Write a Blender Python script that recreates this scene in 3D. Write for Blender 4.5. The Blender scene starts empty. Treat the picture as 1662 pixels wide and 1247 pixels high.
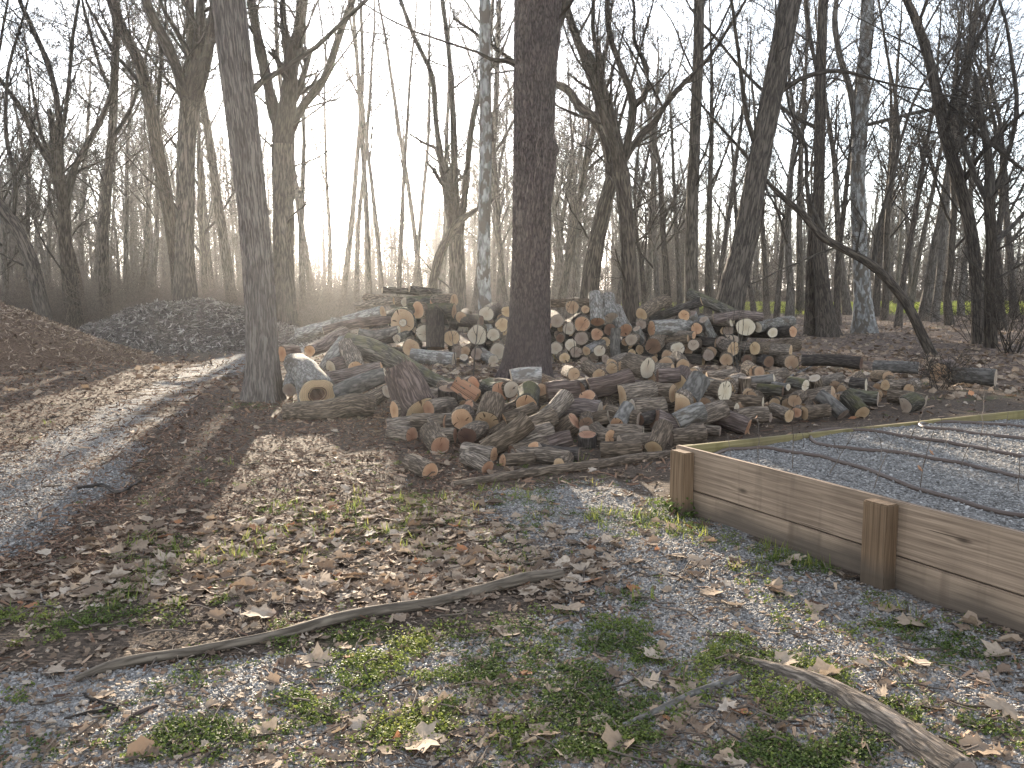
import bpy, math, random
import numpy as np
from mathutils import Vector, Matrix
R = math.radians
scene = bpy.context.scene
col = scene.collection
# ------------------------------------------------------------------ camera, sky, sun, exposure
H = 1.55
FPX, HY, CXP, CYP = 1400.0, 468.0, 831.0, 623.5
PITCH = math.atan((CYP - HY) / FPX)
cam_d = bpy.data.cameras.new("camera")
cam = bpy.data.objects.new("camera", cam_d)
col.objects.link(cam)
cam.location = (0, 0, H)
cam.rotation_euler = (R(90) - PITCH, 0, 0)
cam_d.sensor_width = 36.0
cam_d.lens = 36.0 * FPX / 1662.0
cam_d.clip_start = 0.05
cam_d.clip_end = 3000
scene.camera = cam

SUN_AZ, SUN_EL = R(-10.6), R(10.8)      # azimuth from +Y towards +X
w = bpy.data.worlds.new("World")
scene.world = w
w.use_nodes = True
nt = w.node_tree
nt.nodes.clear()
sky = nt.nodes.new("ShaderNodeTexSky")
sky.sky_type = 'NISHITA'
sky.sun_disc = False
sky.sun_elevation = SUN_EL
sky.sun_rotation = SUN_AZ
sky.air_density = 1.0
sky.dust_density = 0.4
sky.ozone_density = 3.0
bg = nt.nodes.new("ShaderNodeBackground")
bg.inputs['Strength'].default_value = 0.085
wo = nt.nodes.new("ShaderNodeOutputWorld")
shs = nt.nodes.new("ShaderNodeHueSaturation")
shs.inputs['Saturation'].default_value = 0.37
nt.links.new(sky.outputs[0], shs.inputs['Color'])
nt.links.new(shs.outputs[0], bg.inputs[0])
nt.links.new(bg.outputs[0], wo.inputs[0])
sun_d = bpy.data.lights.new("sun", 'SUN')
sun_d.energy = 3.0
sun_d.angle = R(0.5)
sun_d.color = (1.0, 0.85, 0.66)
sun = bpy.data.objects.new("sun", sun_d)
col.objects.link(sun)
SUNV = Vector((math.sin(SUN_AZ) * math.cos(SUN_EL), math.cos(SUN_AZ) * math.cos(SUN_EL), math.sin(SUN_EL)))
sun.rotation_euler = SUNV.to_track_quat('Z', 'Y').to_euler()
vs = scene.view_settings
vs.view_transform = 'Standard'
vs.look = 'None'
vs.gamma = 1.0
vs.use_curve_mapping = False
vs.exposure = 3.0
cy = scene.cycles
cy.max_bounces = 5
cy.diffuse_bounces = 3
cy.glossy_bounces = 2
cy.transmission_bounces = 3
cy.volume_bounces = 1
cy.transparent_max_bounces = 8
cy.use_denoising = True
try:
    cy.denoiser = 'OPENIMAGEDENOISE'
    cy.denoising_input_passes = 'RGB_ALBEDO_NORMAL'
except Exception:
    pass
cy.sample_clamp_indirect = 1.5
cy.sample_clamp_direct = 4.0
cy.caustics_reflective = cy.caustics_refractive = False
HAZE = 0.0004

# ------------------------------------------------------------------ photo pixel -> world
sp, cp = math.sin(PITCH), math.cos(PITCH)
def ray(px, py):
    cx = (px - CXP) / FPX
    cu = -(py - CYP) / FPX
    return np.array([cx, cp + sp * cu, -sp + cp * cu])
def at(px, py, Y):
    d = ray(px, py)
    return np.array([0, 0, H]) + d * (Y / d[1])
def gnd(px, py, z=0.0):
    d = ray(px, py)
    return np.array([0, 0, H]) + d * ((z - H) / d[2])
def proj(P):
    P = np.asarray(P, float)
    vx, vy, vz = P[..., 0], P[..., 1], P[..., 2] - H
    f = np.maximum(vy * cp - vz * sp, 1e-3)
    u = vy * sp + vz * cp
    return CXP + FPX * vx / f, CYP - FPX * u / f

# ------------------------------------------------------------------ value noise
_rs = np.random.RandomState(7)
_tab = _rs.rand(4096)
def _h(ix, iy, iz):
    return _tab[(ix * 73856093 ^ iy * 19349663 ^ iz * 83492791) & 4095]
def vnoise(x, y, z=0.0):
    x, y, z = np.broadcast_arrays(np.asarray(x, float), np.asarray(y, float), np.asarray(z, float))
    ix, iy, iz = np.floor(x).astype(np.int64), np.floor(y).astype(np.int64), np.floor(z).astype(np.int64)
    fx, fy, fz = x - ix, y - iy, z - iz
    fx, fy, fz = [f * f * (3 - 2 * f) for f in (fx, fy, fz)]
    r = 0
    for a in (0, 1):
        for b in (0, 1):
            for c in (0, 1):
                r = r + _h(ix + a, iy + b, iz + c) * (fx if a else 1 - fx) * (fy if b else 1 - fy) * (fz if c else 1 - fz)
    return r
def fbm(x, y, z=0.0, o=3):
    s, a, t = 0, 1.0, 0
    for i in range(o):
        s = s + a * vnoise(np.asarray(x) * 2 ** i, np.asarray(y) * 2 ** i, np.asarray(z) * 2 ** i + 17.3 * i)
        t += a
        a *= .5
    return s / t

# ------------------------------------------------------------------ mesh helpers
def mesh_np(name, V, F, mat=None, smooth=True, attrs=None, parent=None, mats=None, mi=None):
    """V (n,3); F (m,k) of one polygon size, or a list of such arrays."""
    me = bpy.data.meshes.new(name)
    V = np.ascontiguousarray(V, dtype=np.float32)
    Fs = F if isinstance(F, list) else [F]
    Fs = [np.asarray(f, dtype=np.int32) for f in Fs if len(f)]
    me.vertices.add(len(V))
    me.vertices.foreach_set('co', V.ravel())
    nl = sum(f.size for f in Fs)
    npoly = sum(len(f) for f in Fs)
    me.loops.add(nl)
    me.loops.foreach_set('vertex_index', np.concatenate([f.ravel() for f in Fs]))
    me.polygons.add(npoly)
    tot = np.concatenate([np.full(len(f), f.shape[1], np.int32) for f in Fs])
    st = np.concatenate([[0], np.cumsum(tot)[:-1]]).astype(np.int32)
    me.polygons.foreach_set('loop_start', st)
    try:
        me.polygons.foreach_set('loop_total', tot)
    except Exception:
        pass
    me.polygons.foreach_set('use_smooth', np.full(npoly, smooth, dtype=bool))
    for k, a in (attrs or {}).items():
        a = np.ascontiguousarray(a, dtype=np.float32)
        if a.ndim == 1:
            me.attributes.new(k, 'FLOAT', 'POINT').data.foreach_set('value', a)
        else:
            me.attributes.new(k, 'FLOAT_VECTOR', 'POINT').data.foreach_set('vector', a.ravel())
    if mats:
        for m in mats:
            me.materials.append(m)
        if mi is not None:
            me.polygons.foreach_set('material_index', np.ascontiguousarray(mi, dtype=np.int32))
    elif mat:
        me.materials.append(mat)
    me.update(calc_edges=True)
    o = bpy.data.objects.new(name, me)
    col.objects.link(o)
    if parent is not None:
        o.parent = parent
    return o
def empty(name, loc=(0, 0, 0)):
    o = bpy.data.objects.new(name, None)
    o.empty_display_size = .2
    col.objects.link(o)
    o.location = loc
    return o
def tag(o, label, cat, group=None):
    o['label'] = label
    o['category'] = cat
    if group:
        o['group'] = group
    return o
def kind(o, k):
    o['kind'] = k
    return o

class Tubes:
    """Collects polylines with radii; builds them all as one mesh."""
    def __init__(self, seed=0):
        self.g = {}
        self.rng = np.random.RandomState(seed)
    def add(self, P, r, k):
        P = np.asarray(P, float)
        self.g.setdefault((len(P), k), []).append((P, np.broadcast_to(np.asarray(r, float), (len(P),))))
    def arrays(self):
        Vs, Fs, Bs, base = [], [], [], 0
        for (n, k), L in self.g.items():
            P = np.array([a for a, _ in L]); r = np.array([b for _, b in L])
            B = len(L)
            t = np.gradient(P, axis=1) if n > 2 else np.repeat(P[:, 1:] - P[:, :1], 2, axis=1)
            t /= np.linalg.norm(t, axis=2, keepdims=True) + 1e-9
            ref = np.where(np.abs(t[:, :1, 2:3]) > .8, np.array([[[1., .3, 0]]]), np.array([[[.1, .2, 1.]]]))
            U = ref - (ref * t).sum(2, keepdims=True) * t
            U /= np.linalg.norm(U, axis=2, keepdims=True) + 1e-9
            W = np.cross(t, U)
            th = np.arange(k) * 2 * np.pi / k
            c, s = np.cos(th)[None, None, :, None], np.sin(th)[None, None, :, None]
            V = P[:, :, None, :] + r[:, :, None, None] * (c * U[:, :, None, :] + s * W[:, :, None, :])
            ln = np.concatenate([np.zeros((B, 1)), np.cumsum(np.linalg.norm(np.diff(P, axis=1), axis=2), axis=1)], axis=1)
            off = self.rng.rand(B, 1, 1, 3) * 40
            bk = np.stack(np.broadcast_arrays(r[:, :, None] * np.cos(th), r[:, :, None] * np.sin(th), ln[:, :, None] + 0 * th), axis=3) + off
            i = np.arange(n - 1)[:, None] * k + np.arange(k)[None, :]
            j = np.arange(n - 1)[:, None] * k + (np.arange(k)[None, :] + 1) % k
            q = np.stack([i, j, j + k, i + k], axis=2).reshape(-1, 4)
            F = (q[None] + (np.arange(B) * n * k)[:, None, None]).reshape(-1, 4) + base
            base += B * n * k
            Vs.append(V.reshape(-1, 3)); Fs.append(F); Bs.append(bk.reshape(-1, 3))
        return np.concatenate(Vs), np.concatenate(Fs), np.concatenate(Bs)
    def build(self, name, mat, parent=None, origin=None):
        V, F, B = self.arrays()
        if origin is not None:
            V = V - np.asarray(origin)
        return mesh_np(name, V, F, mat, True, {'bk': B}, parent)

# ------------------------------------------------------------------ materials
def newmat(name):
    m = bpy.data.materials.new(name)
    m.use_nodes = True
    n = m.node_tree
    n.nodes.clear()
    return m, n
class NB:
    """tiny node helper"""
    def __init__(self, n):
        self.n = n
    def __call__(self, typ, ins=None, **props):
        nd = self.n.nodes.new('ShaderNode' + typ)
        for k, v in props.items():
            setattr(nd, k, v)
        for k, v in (ins or {}).items():
            s = nd.inputs[k]
            if isinstance(v, bpy.types.NodeSocket):
                self.n.links.new(v, s)
            else:
                s.default_value = v
        return nd
    def ramp(self, fac, stops, interp='LINEAR'):
        nd = self.n.nodes.new('ShaderNodeValToRGB')
        nd.color_ramp.interpolation = interp
        e = nd.color_ramp.elements
        while len(e) < len(stops):
            e.new(0.5)
        for i, (p, c) in enumerate(stops):
            e[i].position = p
            e[i].color = (*c, 1) if len(c) == 3 else c
        self.n.links.new(fac, nd.inputs[0])
        return nd.outputs[0]
    def mix(self, f, a, b, mode='MIX'):
        nd = self.n.nodes.new('ShaderNodeMix')
        nd.data_type = 'RGBA'
        nd.blend_type = mode
        for s, v in ((nd.inputs[0], f), (nd.inputs[6], a), (nd.inputs[7], b)):
            if isinstance(v, bpy.types.NodeSocket):
                self.n.links.new(v, s)
            else:
                s.default_value = v if not isinstance(v, tuple) else (*v, 1)[:4]
        return nd.outputs[2]
    def math(self, op, a, b=0.0, c=None, clamp=False):
        nd = self.n.nodes.new('ShaderNodeMath')
        nd.operation = op
        nd.use_clamp = clamp
        for i, v in enumerate((a, b) if c is None else (a, b, c)):
            if isinstance(v, bpy.types.NodeSocket):
                self.n.links.new(v, nd.inputs[i])
            else:
                nd.inputs[i].default_value = v
        return nd.outputs[0]
    def out(self, col_, rough=.9, bump=None, trans=None, spec=.25, tcol=None):
        b = self('BsdfPrincipled', {'Roughness': rough, 'Specular IOR Level': spec})
        if isinstance(col_, tuple):
            b.inputs['Base Color'].default_value = (*col_, 1)
        else:
            self.n.links.new(col_, b.inputs['Base Color'])
        if bump is not None:
            self.n.links.new(bump, b.inputs['Normal'])
        o = self.n.nodes.new('ShaderNodeOutputMaterial')
        sh = b.outputs[0]
        if trans:
            tb = self('BsdfTranslucent')
            c = tcol if tcol is not None else col_
            if isinstance(c, tuple):
                tb.inputs[0].default_value = (*c, 1)
            else:
                self.n.links.new(c, tb.inputs[0])
            mx = self('MixShader', {0: trans, 1: sh, 2: tb.outputs[0]})
            sh = mx.outputs[0]
        self.n.links.new(sh, o.inputs[0])
    def bump(self, h, strength=.5, dist=.01, normal=None):
        i = {'Height': h, 'Strength': strength, 'Distance': dist}
        if normal is not None:
            i['Normal'] = normal
        return self('Bump', i).outputs[0]

def bark_mat(name, dark, light, scale=55.0, stretch=.16, dist=.012, patch=None, moss=0.0, rnd=.25, ramp=(.3, .62)):
    m, n = newmat(name); b = NB(n)
    at_ = b('Attribute', attribute_name='bk').outputs['Vector']
    v = b('VectorMath', {0: at_, 1: (1, 1, stretch)}, operation='MULTIPLY').outputs[0]
    wob = b('TexNoise', {'Vector': at_, 'Scale': 6.0, 'Detail': 2.0})
    v2 = b('VectorMath', {0: wob.outputs['Color'], 1: (.03, .03, .0), 2: v}, operation='MULTIPLY_ADD').outputs[0]
    n1 = b('TexNoise', {'Vector': v2, 'Scale': scale, 'Detail': 4.0, 'Roughness': .6}).outputs[0]
    n2 = b('TexNoise', {'Vector': v2, 'Scale': scale * .45, 'Detail': 2.0}).outputs[0]
    rd = b.math('ABSOLUTE', b.math('SUBTRACT', n2, .5))
    h = b.math('MULTIPLY_ADD', n1, .6, b.math('MULTIPLY', rd, 2.2))
    c = b.ramp(h, [(ramp[0], dark), (ramp[1], light)])
    big = b('TexNoise', {'Vector': at_, 'Scale': 3.0, 'Detail': 3.0}).outputs[0]
    c = b.mix(b.math('MULTIPLY', big, .5), c, tuple(x * .55 for x in light))
    if patch:
        pn = b('TexNoise', {'Vector': b('VectorMath', {0: at_, 1: (1, 1, .5)}, operation='MULTIPLY').outputs[0], 'Scale': patch[1], 'Detail': 3.0}).outputs[0]
        c = b.mix(b.ramp(pn, [(patch[2], (0, 0, 0)), (patch[2] + .06, (1, 1, 1))]), c, patch[0])
    if moss:
        g = b('NewGeometry').outputs['Normal']
        up = b('SeparateXYZ', {0: g}).outputs[2]
        mn = b('TexNoise', {'Vector': at_, 'Scale': 9.0, 'Detail': 4.0}).outputs[0]
        f = b.ramp(b.math('MULTIPLY_ADD', up, .35, mn), [(.62, (0, 0, 0)), (.85, (moss, moss, moss))])
        c = b.mix(f, c, (.10, .092, .04))
    oi = b('ObjectInfo').outputs['Random']
    hs = b('HueSaturation', {'Color': c, 'Value': b.math('MULTIPLY_ADD', oi, 2 * rnd, 1 - rnd), 'Saturation': b.math('MULTIPLY_ADD', oi, -.3, 1.1)})
    b.out(hs.outputs[0], .92, b.bump(h, .9, dist), spec=.15)
    return m
def cut_mat(name, base, rim, heart, ring=.5):
    m, n = newmat(name); b = NB(n)
    at_ = b('Attribute', attribute_name='fc').outputs['Vector']
    oi = b('ObjectInfo').outputs['Random']
    wob = b('TexNoise', {'Vector': at_, 'Scale': 1.6, 'Detail': 2.0}).outputs['Color']
    v = b('VectorMath', {0: wob, 1: (.28, .28, .0), 2: at_}, operation='MULTIPLY_ADD').outputs[0]
    xy = b('VectorMath', {0: v, 1: (1, 1, 0)}, operation='MULTIPLY').outputs[0]
    rr = b('VectorMath', {0: b('VectorMath', {0: xy, 1: (.14, .14, 0)}, operation='SUBTRACT').outputs[0]}, operation='LENGTH').outputs['Value']
    c = b.ramp(rr, [(0.0, heart), (.35, tuple(.5 * (x + y) for x, y in zip(heart, base))), (.72, base), (.93, base), (1.0, rim)])
    rings = b.math('SINE', b.math('MULTIPLY', rr, 60.0))
    c = b.mix(b.math('MULTIPLY_ADD', rings, .5 * ring * .9, .5 * ring * .9), c, tuple(x * .55 for x in base))
    st = b('TexNoise', {'Vector': b('VectorMath', {0: at_, 1: (1.2, 9, 3)}, operation='MULTIPLY').outputs[0], 'Scale': 3.0, 'Detail': 4.0}).outputs[0]
    c = b.mix(b.ramp(st, [(.42, (0, 0, 0)), (.75, (.45, .45, .45))]), c, tuple(x * .5 for x in base))
    # radial drying cracks
    sx = b('SeparateXYZ', {0: v})
    ang = b.math('ARCTAN2', sx.outputs[1], sx.outputs[0])
    cr = b('TexNoise', {'Vector': b('CombineXYZ', {0: b.math('MULTIPLY', ang, 3.2), 1: b.math('MULTIPLY', rr, .7), 2: b.math('MULTIPLY', oi, 40.)}).outputs[0], 'Scale': 1.0, 'Detail': 1.0}).outputs[0]
    ck = b.ramp(cr, [(.285, (1, 1, 1)), (.312, (0, 0, 0))])
    c = b.mix(ck, c, tuple(x * .25 for x in heart))
    hs = b('HueSaturation', {'Color': c, 'Value': b.math('MULTIPLY_ADD', oi, .5, .72), 'Hue': b.math('MULTIPLY_ADD', oi, .016, .492)})
    bn = b('TexNoise', {'Vector': at_, 'Scale': 14.0, 'Detail': 3.0}).outputs[0]
    b.out(hs.outputs[0], .8, b.bump(b.math('MULTIPLY_ADD', st, 1.0, bn), .35, .004), spec=.2)
    return m
BARK = {
    'n': bark_mat('grey_ridged_bark', (.042, .031, .022), (.31, .235, .172), 100, .13, .02, ramp=(.34, .74)),
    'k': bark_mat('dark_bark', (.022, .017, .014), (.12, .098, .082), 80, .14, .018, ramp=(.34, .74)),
    'w': bark_mat('pale_bark', (.09, .08, .068), (.31, .285, .255), 50, .3, .006, ((.12, .10, .08), 9., .55)),
    'm': bark_mat('mossy_bark', (.025, .02, .015), (.16, .14, .11), 80, .13, .018, moss=.7, ramp=(.36, .70)),
    's': bark_mat('shaggy_red_bark', (.045, .03, .024), (.25, .185, .155), 75, .08, .024, ramp=(.34, .74)),
    'b': bark_mat('peeled_pole_wood', (.07, .055, .042), (.26, .212, .165), 60, .08, .006),
    'g': bark_mat('smooth_grey_bark', (.06, .053, .046), (.20, .18, .16), 30, .4, .005),
}
TBARK = {
    'ash': bark_mat('ash_trunk_bark', (.066, .054, .047), (.225, .19, .165), 75, .07, .022, rnd=.04),
    'oak': bark_mat('scaly_trunk_bark', (.018, .0135, .013), (.085, .064, .061), 62, .24, .022, rnd=.04),
    'dark': bark_mat('dark_trunk_bark', (.018, .014, .011), (.11, .088, .07), 40, .12, .02),
    'mid': bark_mat('brown_grey_trunk_bark', (.03, .024, .019), (.15, .125, .10), 36, .12, .015),
    'syc': bark_mat('mottled_sycamore_bark', (.12, .11, .10), (.33, .325, .31), 14, .4, .004, ((.12, .10, .08), 7., .50), rnd=.1),
    'twig': bark_mat('bare_twig_bark', (.022, .017, .013), (.075, .060, .047), 30, .2, .002),
    'stem': bark_mat('pale_stem_bark', (.06, .045, .035), (.19, .15, .12), 30, .2, .002),
}
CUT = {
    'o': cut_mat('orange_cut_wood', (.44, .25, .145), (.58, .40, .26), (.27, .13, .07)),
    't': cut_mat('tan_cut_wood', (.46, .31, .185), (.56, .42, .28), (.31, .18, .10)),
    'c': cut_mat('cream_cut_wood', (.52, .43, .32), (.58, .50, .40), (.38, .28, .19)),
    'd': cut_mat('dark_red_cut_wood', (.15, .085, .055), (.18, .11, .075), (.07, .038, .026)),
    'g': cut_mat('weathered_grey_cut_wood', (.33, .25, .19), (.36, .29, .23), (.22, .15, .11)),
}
# ------------------------------------------------------------------ ground heights and zones (all in world metres)
def gz(x, y):
    x = np.asarray(x, float); y = np.asarray(y, float)
    d = np.hypot(x, y)
    z = (fbm(x * .35, y * .35, 3.1, 2) - .5) * .10 * np.clip(d / 8, .35, 3.0)
    z = z + (fbm(x * 1.7, y * 1.7, 9.2, 3) - .5) * .045
    z = z - z_off
    return z
z_off = 0.0
z_off = float(np.mean(gz(np.linspace(-4, 4, 60), np.full(60, 6.0))))
def blob(x, y, px, py, rx, ry):
    """soft spot on the ground round the place seen at photo pixel (px,py); radii in metres"""
    c = gnd(px, py)
    return np.exp(-(((x - c[0]) / rx) ** 2 + ((y - c[1]) / ry) ** 2))
def poly_dist(x, y, pts):
    """distance to a polyline in the ground plane, and the parameter along it"""
    best = np.full(np.shape(x), 1e9); par = np.zeros(np.shape(x))
    for i in range(len(pts) - 1):
        a, b_ = pts[i], pts[i + 1]
        d = b_ - a
        t = np.clip(((x - a[0]) * d[0] + (y - a[1]) * d[1]) / (d @ d), 0, 1)
        q = np.hypot(x - a[0] - t * d[0], y - a[1] - t * d[1])
        u = q < best
        best = np.where(u, q, best); par = np.where(u, i + t, par)
    return best, par
PATH_R = np.array([gnd(*p)[:2] for p in ((-500, 1130), (0, 905), (110, 850), (200, 785), (262, 735), (295, 690), (335, 642), (400, 604), (470, 578))] + [(-3.6, 24.5), (-2.5, 29)])
PATH_L = np.array([gnd(*p)[:2] for p in ((-900, 1000), (-300, 800), (0, 735), (150, 672), (260, 615), (330, 585), (395, 566))] + [(-6.2, 25.0), (-5.5, 30)])
_yr = np.argsort(PATH_R[:, 1]); _yl = np.argsort(PATH_L[:, 1])
def path_mask(x, y):
    xr = np.interp(y, PATH_R[_yr, 1], PATH_R[_yr, 0]); xl = np.interp(y, PATH_L[_yl, 1], PATH_L[_yl, 0])
    wob = (fbm(x * 2.2, y * 2.2, 1.7, 3) - .5) * .9
    s = np.minimum(x - xl, xr - x) + wob * .5
    ok = (y > 1.0) & (y < 30)
    return np.where(ok, np.clip(s / .35 + .5, 0, 1), 0)
def zones(x, y):
    n1 = fbm(x * 1.1, y * 1.1, 5.5, 3); n2 = fbm(x * 3.1, y * 3.1, 8.8, 3)
    p = path_mask(x, y)
    B = lambda *a: blob(x, y, *a)
    # gravel spread over the forecourt in front
    fore = np.clip(1.6 * B(120, 1220, 1.0, .55) + 1.1 * B(330, 1170, .8, .30) + .9 * B(920, 830, .9, .9) + .9 * B(1330, 1010, 1.0, .5) + .8 * B(1560, 1120, .7, .5)
                   + .75 * B(950, 1150, 1.2, .6) + .65 * B(1130, 900, .8, .6) + .6 * B(700, 1120, 1.0, .35) + .7 * B(500, 1200, .8, .3) + .6 * B(1300, 1200, 1, .5), 0, 1.4)
    gravel = np.clip(fore * 1.15 + (n1 - .5) * 1.3 + (n2 - .5) * .6, 0, 1)
    gravel = np.where(y < 8.5, gravel, 0)
    pg = np.clip(1.2 * B(90, 830, 1.9, 1.6) + .85 * B(370, 590, 1.6, 3.0) + .42 * B(240, 690, 1.2, 1.8) + .30 * B(300, 640, 1.5, 2.0) + (n2 - .5) * 1.3 + (n1 - .5) * .5, 0, 1)
    edge = np.interp(y, PATH_R[_yr, 1], PATH_R[_yr, 0]) - x
    lane = np.exp(-((edge - 1.0) / .8) ** 2) * .75 + np.exp(-((edge - 2.9) / .6) ** 2) * .35
    pg = np.clip(np.maximum(pg, lane + (n2 - .5) * 1.3 + (n1 - .5) * .5), 0, 1)
    gravel = np.maximum(gravel * (1 - p), p * pg)
    green = 1.0 * B(900, 1060, .9, .35) + .9 * B(640, 1050, .7, .25) + .8 * B(1150, 1080, .7, .3) + 1.0 * B(1120, 830, .35, .5) + 1.0 * B(1290, 905, .5, .3) \
        + .8 * B(1000, 1200, .8, .25) + .9 * B(700, 1150, .6, .25) + .8 * B(330, 1200, .5, .2) + .8 * B(600, 850, .8, .6) + .9 * B(400, 655, .5, .8) + .6 * B(780, 800, 1.0, .5) \
        + .7 * B(1480, 1010, .5, .3) + .6 * B(1000, 850, .6, .5) + .5 * B(80, 1000, .6, .3) + .5 * B(380, 930, .8, .5) + .6 * B(1250, 1150, .8, .4) + .5 * B(1600, 640, 1.5, 1.5)
    green = np.clip(green * .95 + (n2 - .5) * 1.7 + (n1 - .5) * .5 - .04, 0, 1) * np.where(y < 14, 1, .0) * (1 - .9 * p)
    litter = 1.2 * B(640, 900, 1.3, .55) + 1.0 * B(480, 960, .8, .4) + .9 * B(780, 900, .8, .45) + .8 * B(560, 840, .9, .5) + .5 * B(300, 960, .9, .4) + .7 * B(800, 1190, 1.1, .25) + .35 * B(1100, 1150, 1.2, .4)
    litter = np.clip(litter + (n1 - .5) * .5, 0.05, 1.2) * (1 - .8 * p)
    far = np.clip((y - 11) / 5, 0, 1) * (1 - p)
    litter = np.maximum(litter * (y < 14), far * .8 * np.clip((x + 6) / 4, .15, 1))
    fgreen = far * np.clip((fbm(x * .45, y * .45, 2.2, 3) - .42) * 3, 0, 1) * np.clip((x - 2) / 3, 0, 1) * .8
    green = np.maximum(green, fgreen)
    mx = x - .10 * y
    meadow = np.clip((y - 50 + 4 * (n1 - .5)) / 3, 0, 1) * np.clip((88 - y) / 4, 0, 1) * np.clip((mx + 3) / 6, 0, 1)
    return dict(gravel=gravel, green=green, litter=litter, meadow=meadow, path=p)

def ground_mat():
    m, n = newmat('ground_soil_gravel_leaves'); b = NB(n)
    P = b('NewGeometry').outputs['Position']
    A = lambda k: b('Attribute', attribute_name=k).outputs['Fac']
    nz = b('TexNoise', {'Vector': P, 'Scale': 9.0, 'Detail': 5.0, 'Roughness': .65}).outputs[0]
    nf = b('TexNoise', {'Vector': P, 'Scale': 45.0, 'Detail': 4.0, 'Roughness': .7}).outputs[0]
    dirt = b.ramp(nf, [(.32, (.028, .022, .017)), (.52, (.08, .059, .044)), (.72, (.15, .115, .085))])
    fib = b('TexNoise', {'Vector': b('VectorMath', {0: P, 1: (14, 60, 20)}, operation='MULTIPLY').outputs[0], 'Scale': 1.0, 'Detail': 3.0}).outputs[0]
    dirt = b.mix(b.ramp(fib, [(.56, (0, 0, 0)), (.66, (.7, .7, .7))]), dirt, (.24, .17, .12))
    vo = b('TexVoronoi', {'Vector': P, 'Scale': 85.0, 'Randomness': 1.0})
    sc = b('SeparateColor', {0: vo.outputs['Color']})
    grav = b.ramp(sc.outputs[0], [(0, (.09, .083, .074)), (.4, (.19, .177, .163)), (.8, (.30, .283, .262)), (1, (.50, .475, .44))])
    grav = b.mix(b.ramp(vo.outputs['Distance'], [(.3, (0, 0, 0)), (.75, (.6, .6, .6))]), grav, (.06, .055, .05))
    lv = b('TexVoronoi', {'Vector': b('VectorMath', {0: b('TexNoise', {'Vector': P, 'Scale': 5.0}).outputs['Color'], 1: (.12, .12, .0), 2: P}, operation='MULTIPLY_ADD').outputs[0], 'Scale': 13.0})
    lc = b('SeparateColor', {0: lv.outputs['Color']})
    lit = b.ramp(lc.outputs[0], [(0, (.055, .04, .033)), (.45, (.13, .09, .07)), (.8, (.23, .17, .13)), (1, (.36, .28, .23))])
    lit = b.mix(b.math('MULTIPLY', nf, .6), lit, (.05, .038, .03))
    br = b.math('MULTIPLY_ADD', nz, .9, -.45)
    br2 = b.math('MULTIPLY_ADD', nf, .7, -.35)
    def msk(k, lo=.38, hi=.62, amt=1.):
        return b.ramp(b.math('ADD', b.math('ADD', A(k), br), br2), [(lo, (0, 0, 0)), (hi, (amt, amt, amt))])
    c = b.mix(msk('litter', .45, .75), dirt, lit)
    c = b.mix(msk('gravel', .42, .58), c, grav)
    gr = b.ramp(nf, [(.3, (.022, .035, .010)), (.7, (.10, .13, .03))])
    c = b.mix(msk('green', .6, .95, .55), c, gr)
    md = b.ramp(nz, [(.3, (.20, .26, .04)), (.7, (.30, .35, .08))])  # meadow green brightened to stand in for sunlight that doesn't reach it
    c = b.mix(A('meadow'), c, md)
    hgt = b.math('MULTIPLY_ADD', vo.outputs['Distance'], -.5, b.math('MULTIPLY_ADD', nf, 1.2, b.math('MULTIPLY', lc.outputs[1], .35)))
    b.out(c, .95, b.bump(hgt, .8, .012), spec=.1)
    return m
M_GROUND = ground_mat()
def build_ground():
    ax, ay = 0.0, -6.0
    th = np.concatenate([np.linspace(-76, -40, 50)[:-1], np.linspace(-40, 38, 760), np.linspace(38, 76, 50)[1:]]) * np.pi / 180
    rr = np.concatenate([np.linspace(5.0, 8.0, 40)[:-1], np.linspace(8.0, 16, 300)[:-1], np.geomspace(16, 40, 230)[:-1], np.geomspace(40, 800, 110)])
    T, RR = np.meshgrid(th, rr)
    X = ax + RR * np.sin(T); Y = ay + RR * np.cos(T)
    Z = gz(X, Y)
    zs = zones(X, Y)
    zs['path'] = zs['path']
    Z = Z - .03 * zs['path'] * (Y < 14)
    nr, nc = X.shape
    i = (np.arange(nr - 1)[:, None] * nc + np.arange(nc - 1)[None, :])
    q = np.stack([i, i + 1, i + 1 + nc, i + nc], axis=2).reshape(-1, 4)
    V = np.stack([X, Y, Z], axis=2).reshape(-1, 3)
    at_ = {k: v.ravel() for k, v in zs.items()}
    pf = at_['path'][q].mean(1) > .5
    mf = (at_['meadow'][q].mean(1) > .5) & ~pf
    def sub(name, sel):
        f = q[sel]; u, inv = np.unique(f, return_inverse=True)
        return kind(mesh_np(name, V[u], inv.reshape(-1, 4), M_GROUND, True, {k: v[u] for k, v in at_.items()}), 'structure')
    sub('ground', ~pf & ~mf); sub('path', pf); sub('meadow', mf)
build_ground()

def scatter(n, seed, x0, x1, y0, y1, dens, pw=1.0, dmax=40, dmin=2.0):
    """random ground points, uniform over the photo's ground between rows y0..y1 (so density falls with distance), kept with probability dens"""
    rs = np.random.RandomState(seed)
    px = rs.uniform(x0, x1, n); py = y0 + (y1 - y0) * rs.rand(n) ** pw
    d = ray(px, py)
    d = np.stack([d[0], np.broadcast_to(d[1], px.shape), np.broadcast_to(d[2], px.shape)], 1)
    P = np.array([0, 0, H]) + d * (-H / d[:, 2:3])
    zs = zones(P[:, 0], P[:, 1])
    k = rs.rand(n) < dens(zs, P, px, py)
    k &= (P[:, 1] < dmax) & (P[:, 1] > dmin)
    P = P[k]
    P[:, 2] = gz(P[:, 0], P[:, 1])
    return P
BED_C0 = np.array([1.16, 5.96]); BED_W = np.array([.462, -.887]); BED_W /= np.linalg.norm(BED_W); BED_B = np.array([-BED_W[1], BED_W[0]])
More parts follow.
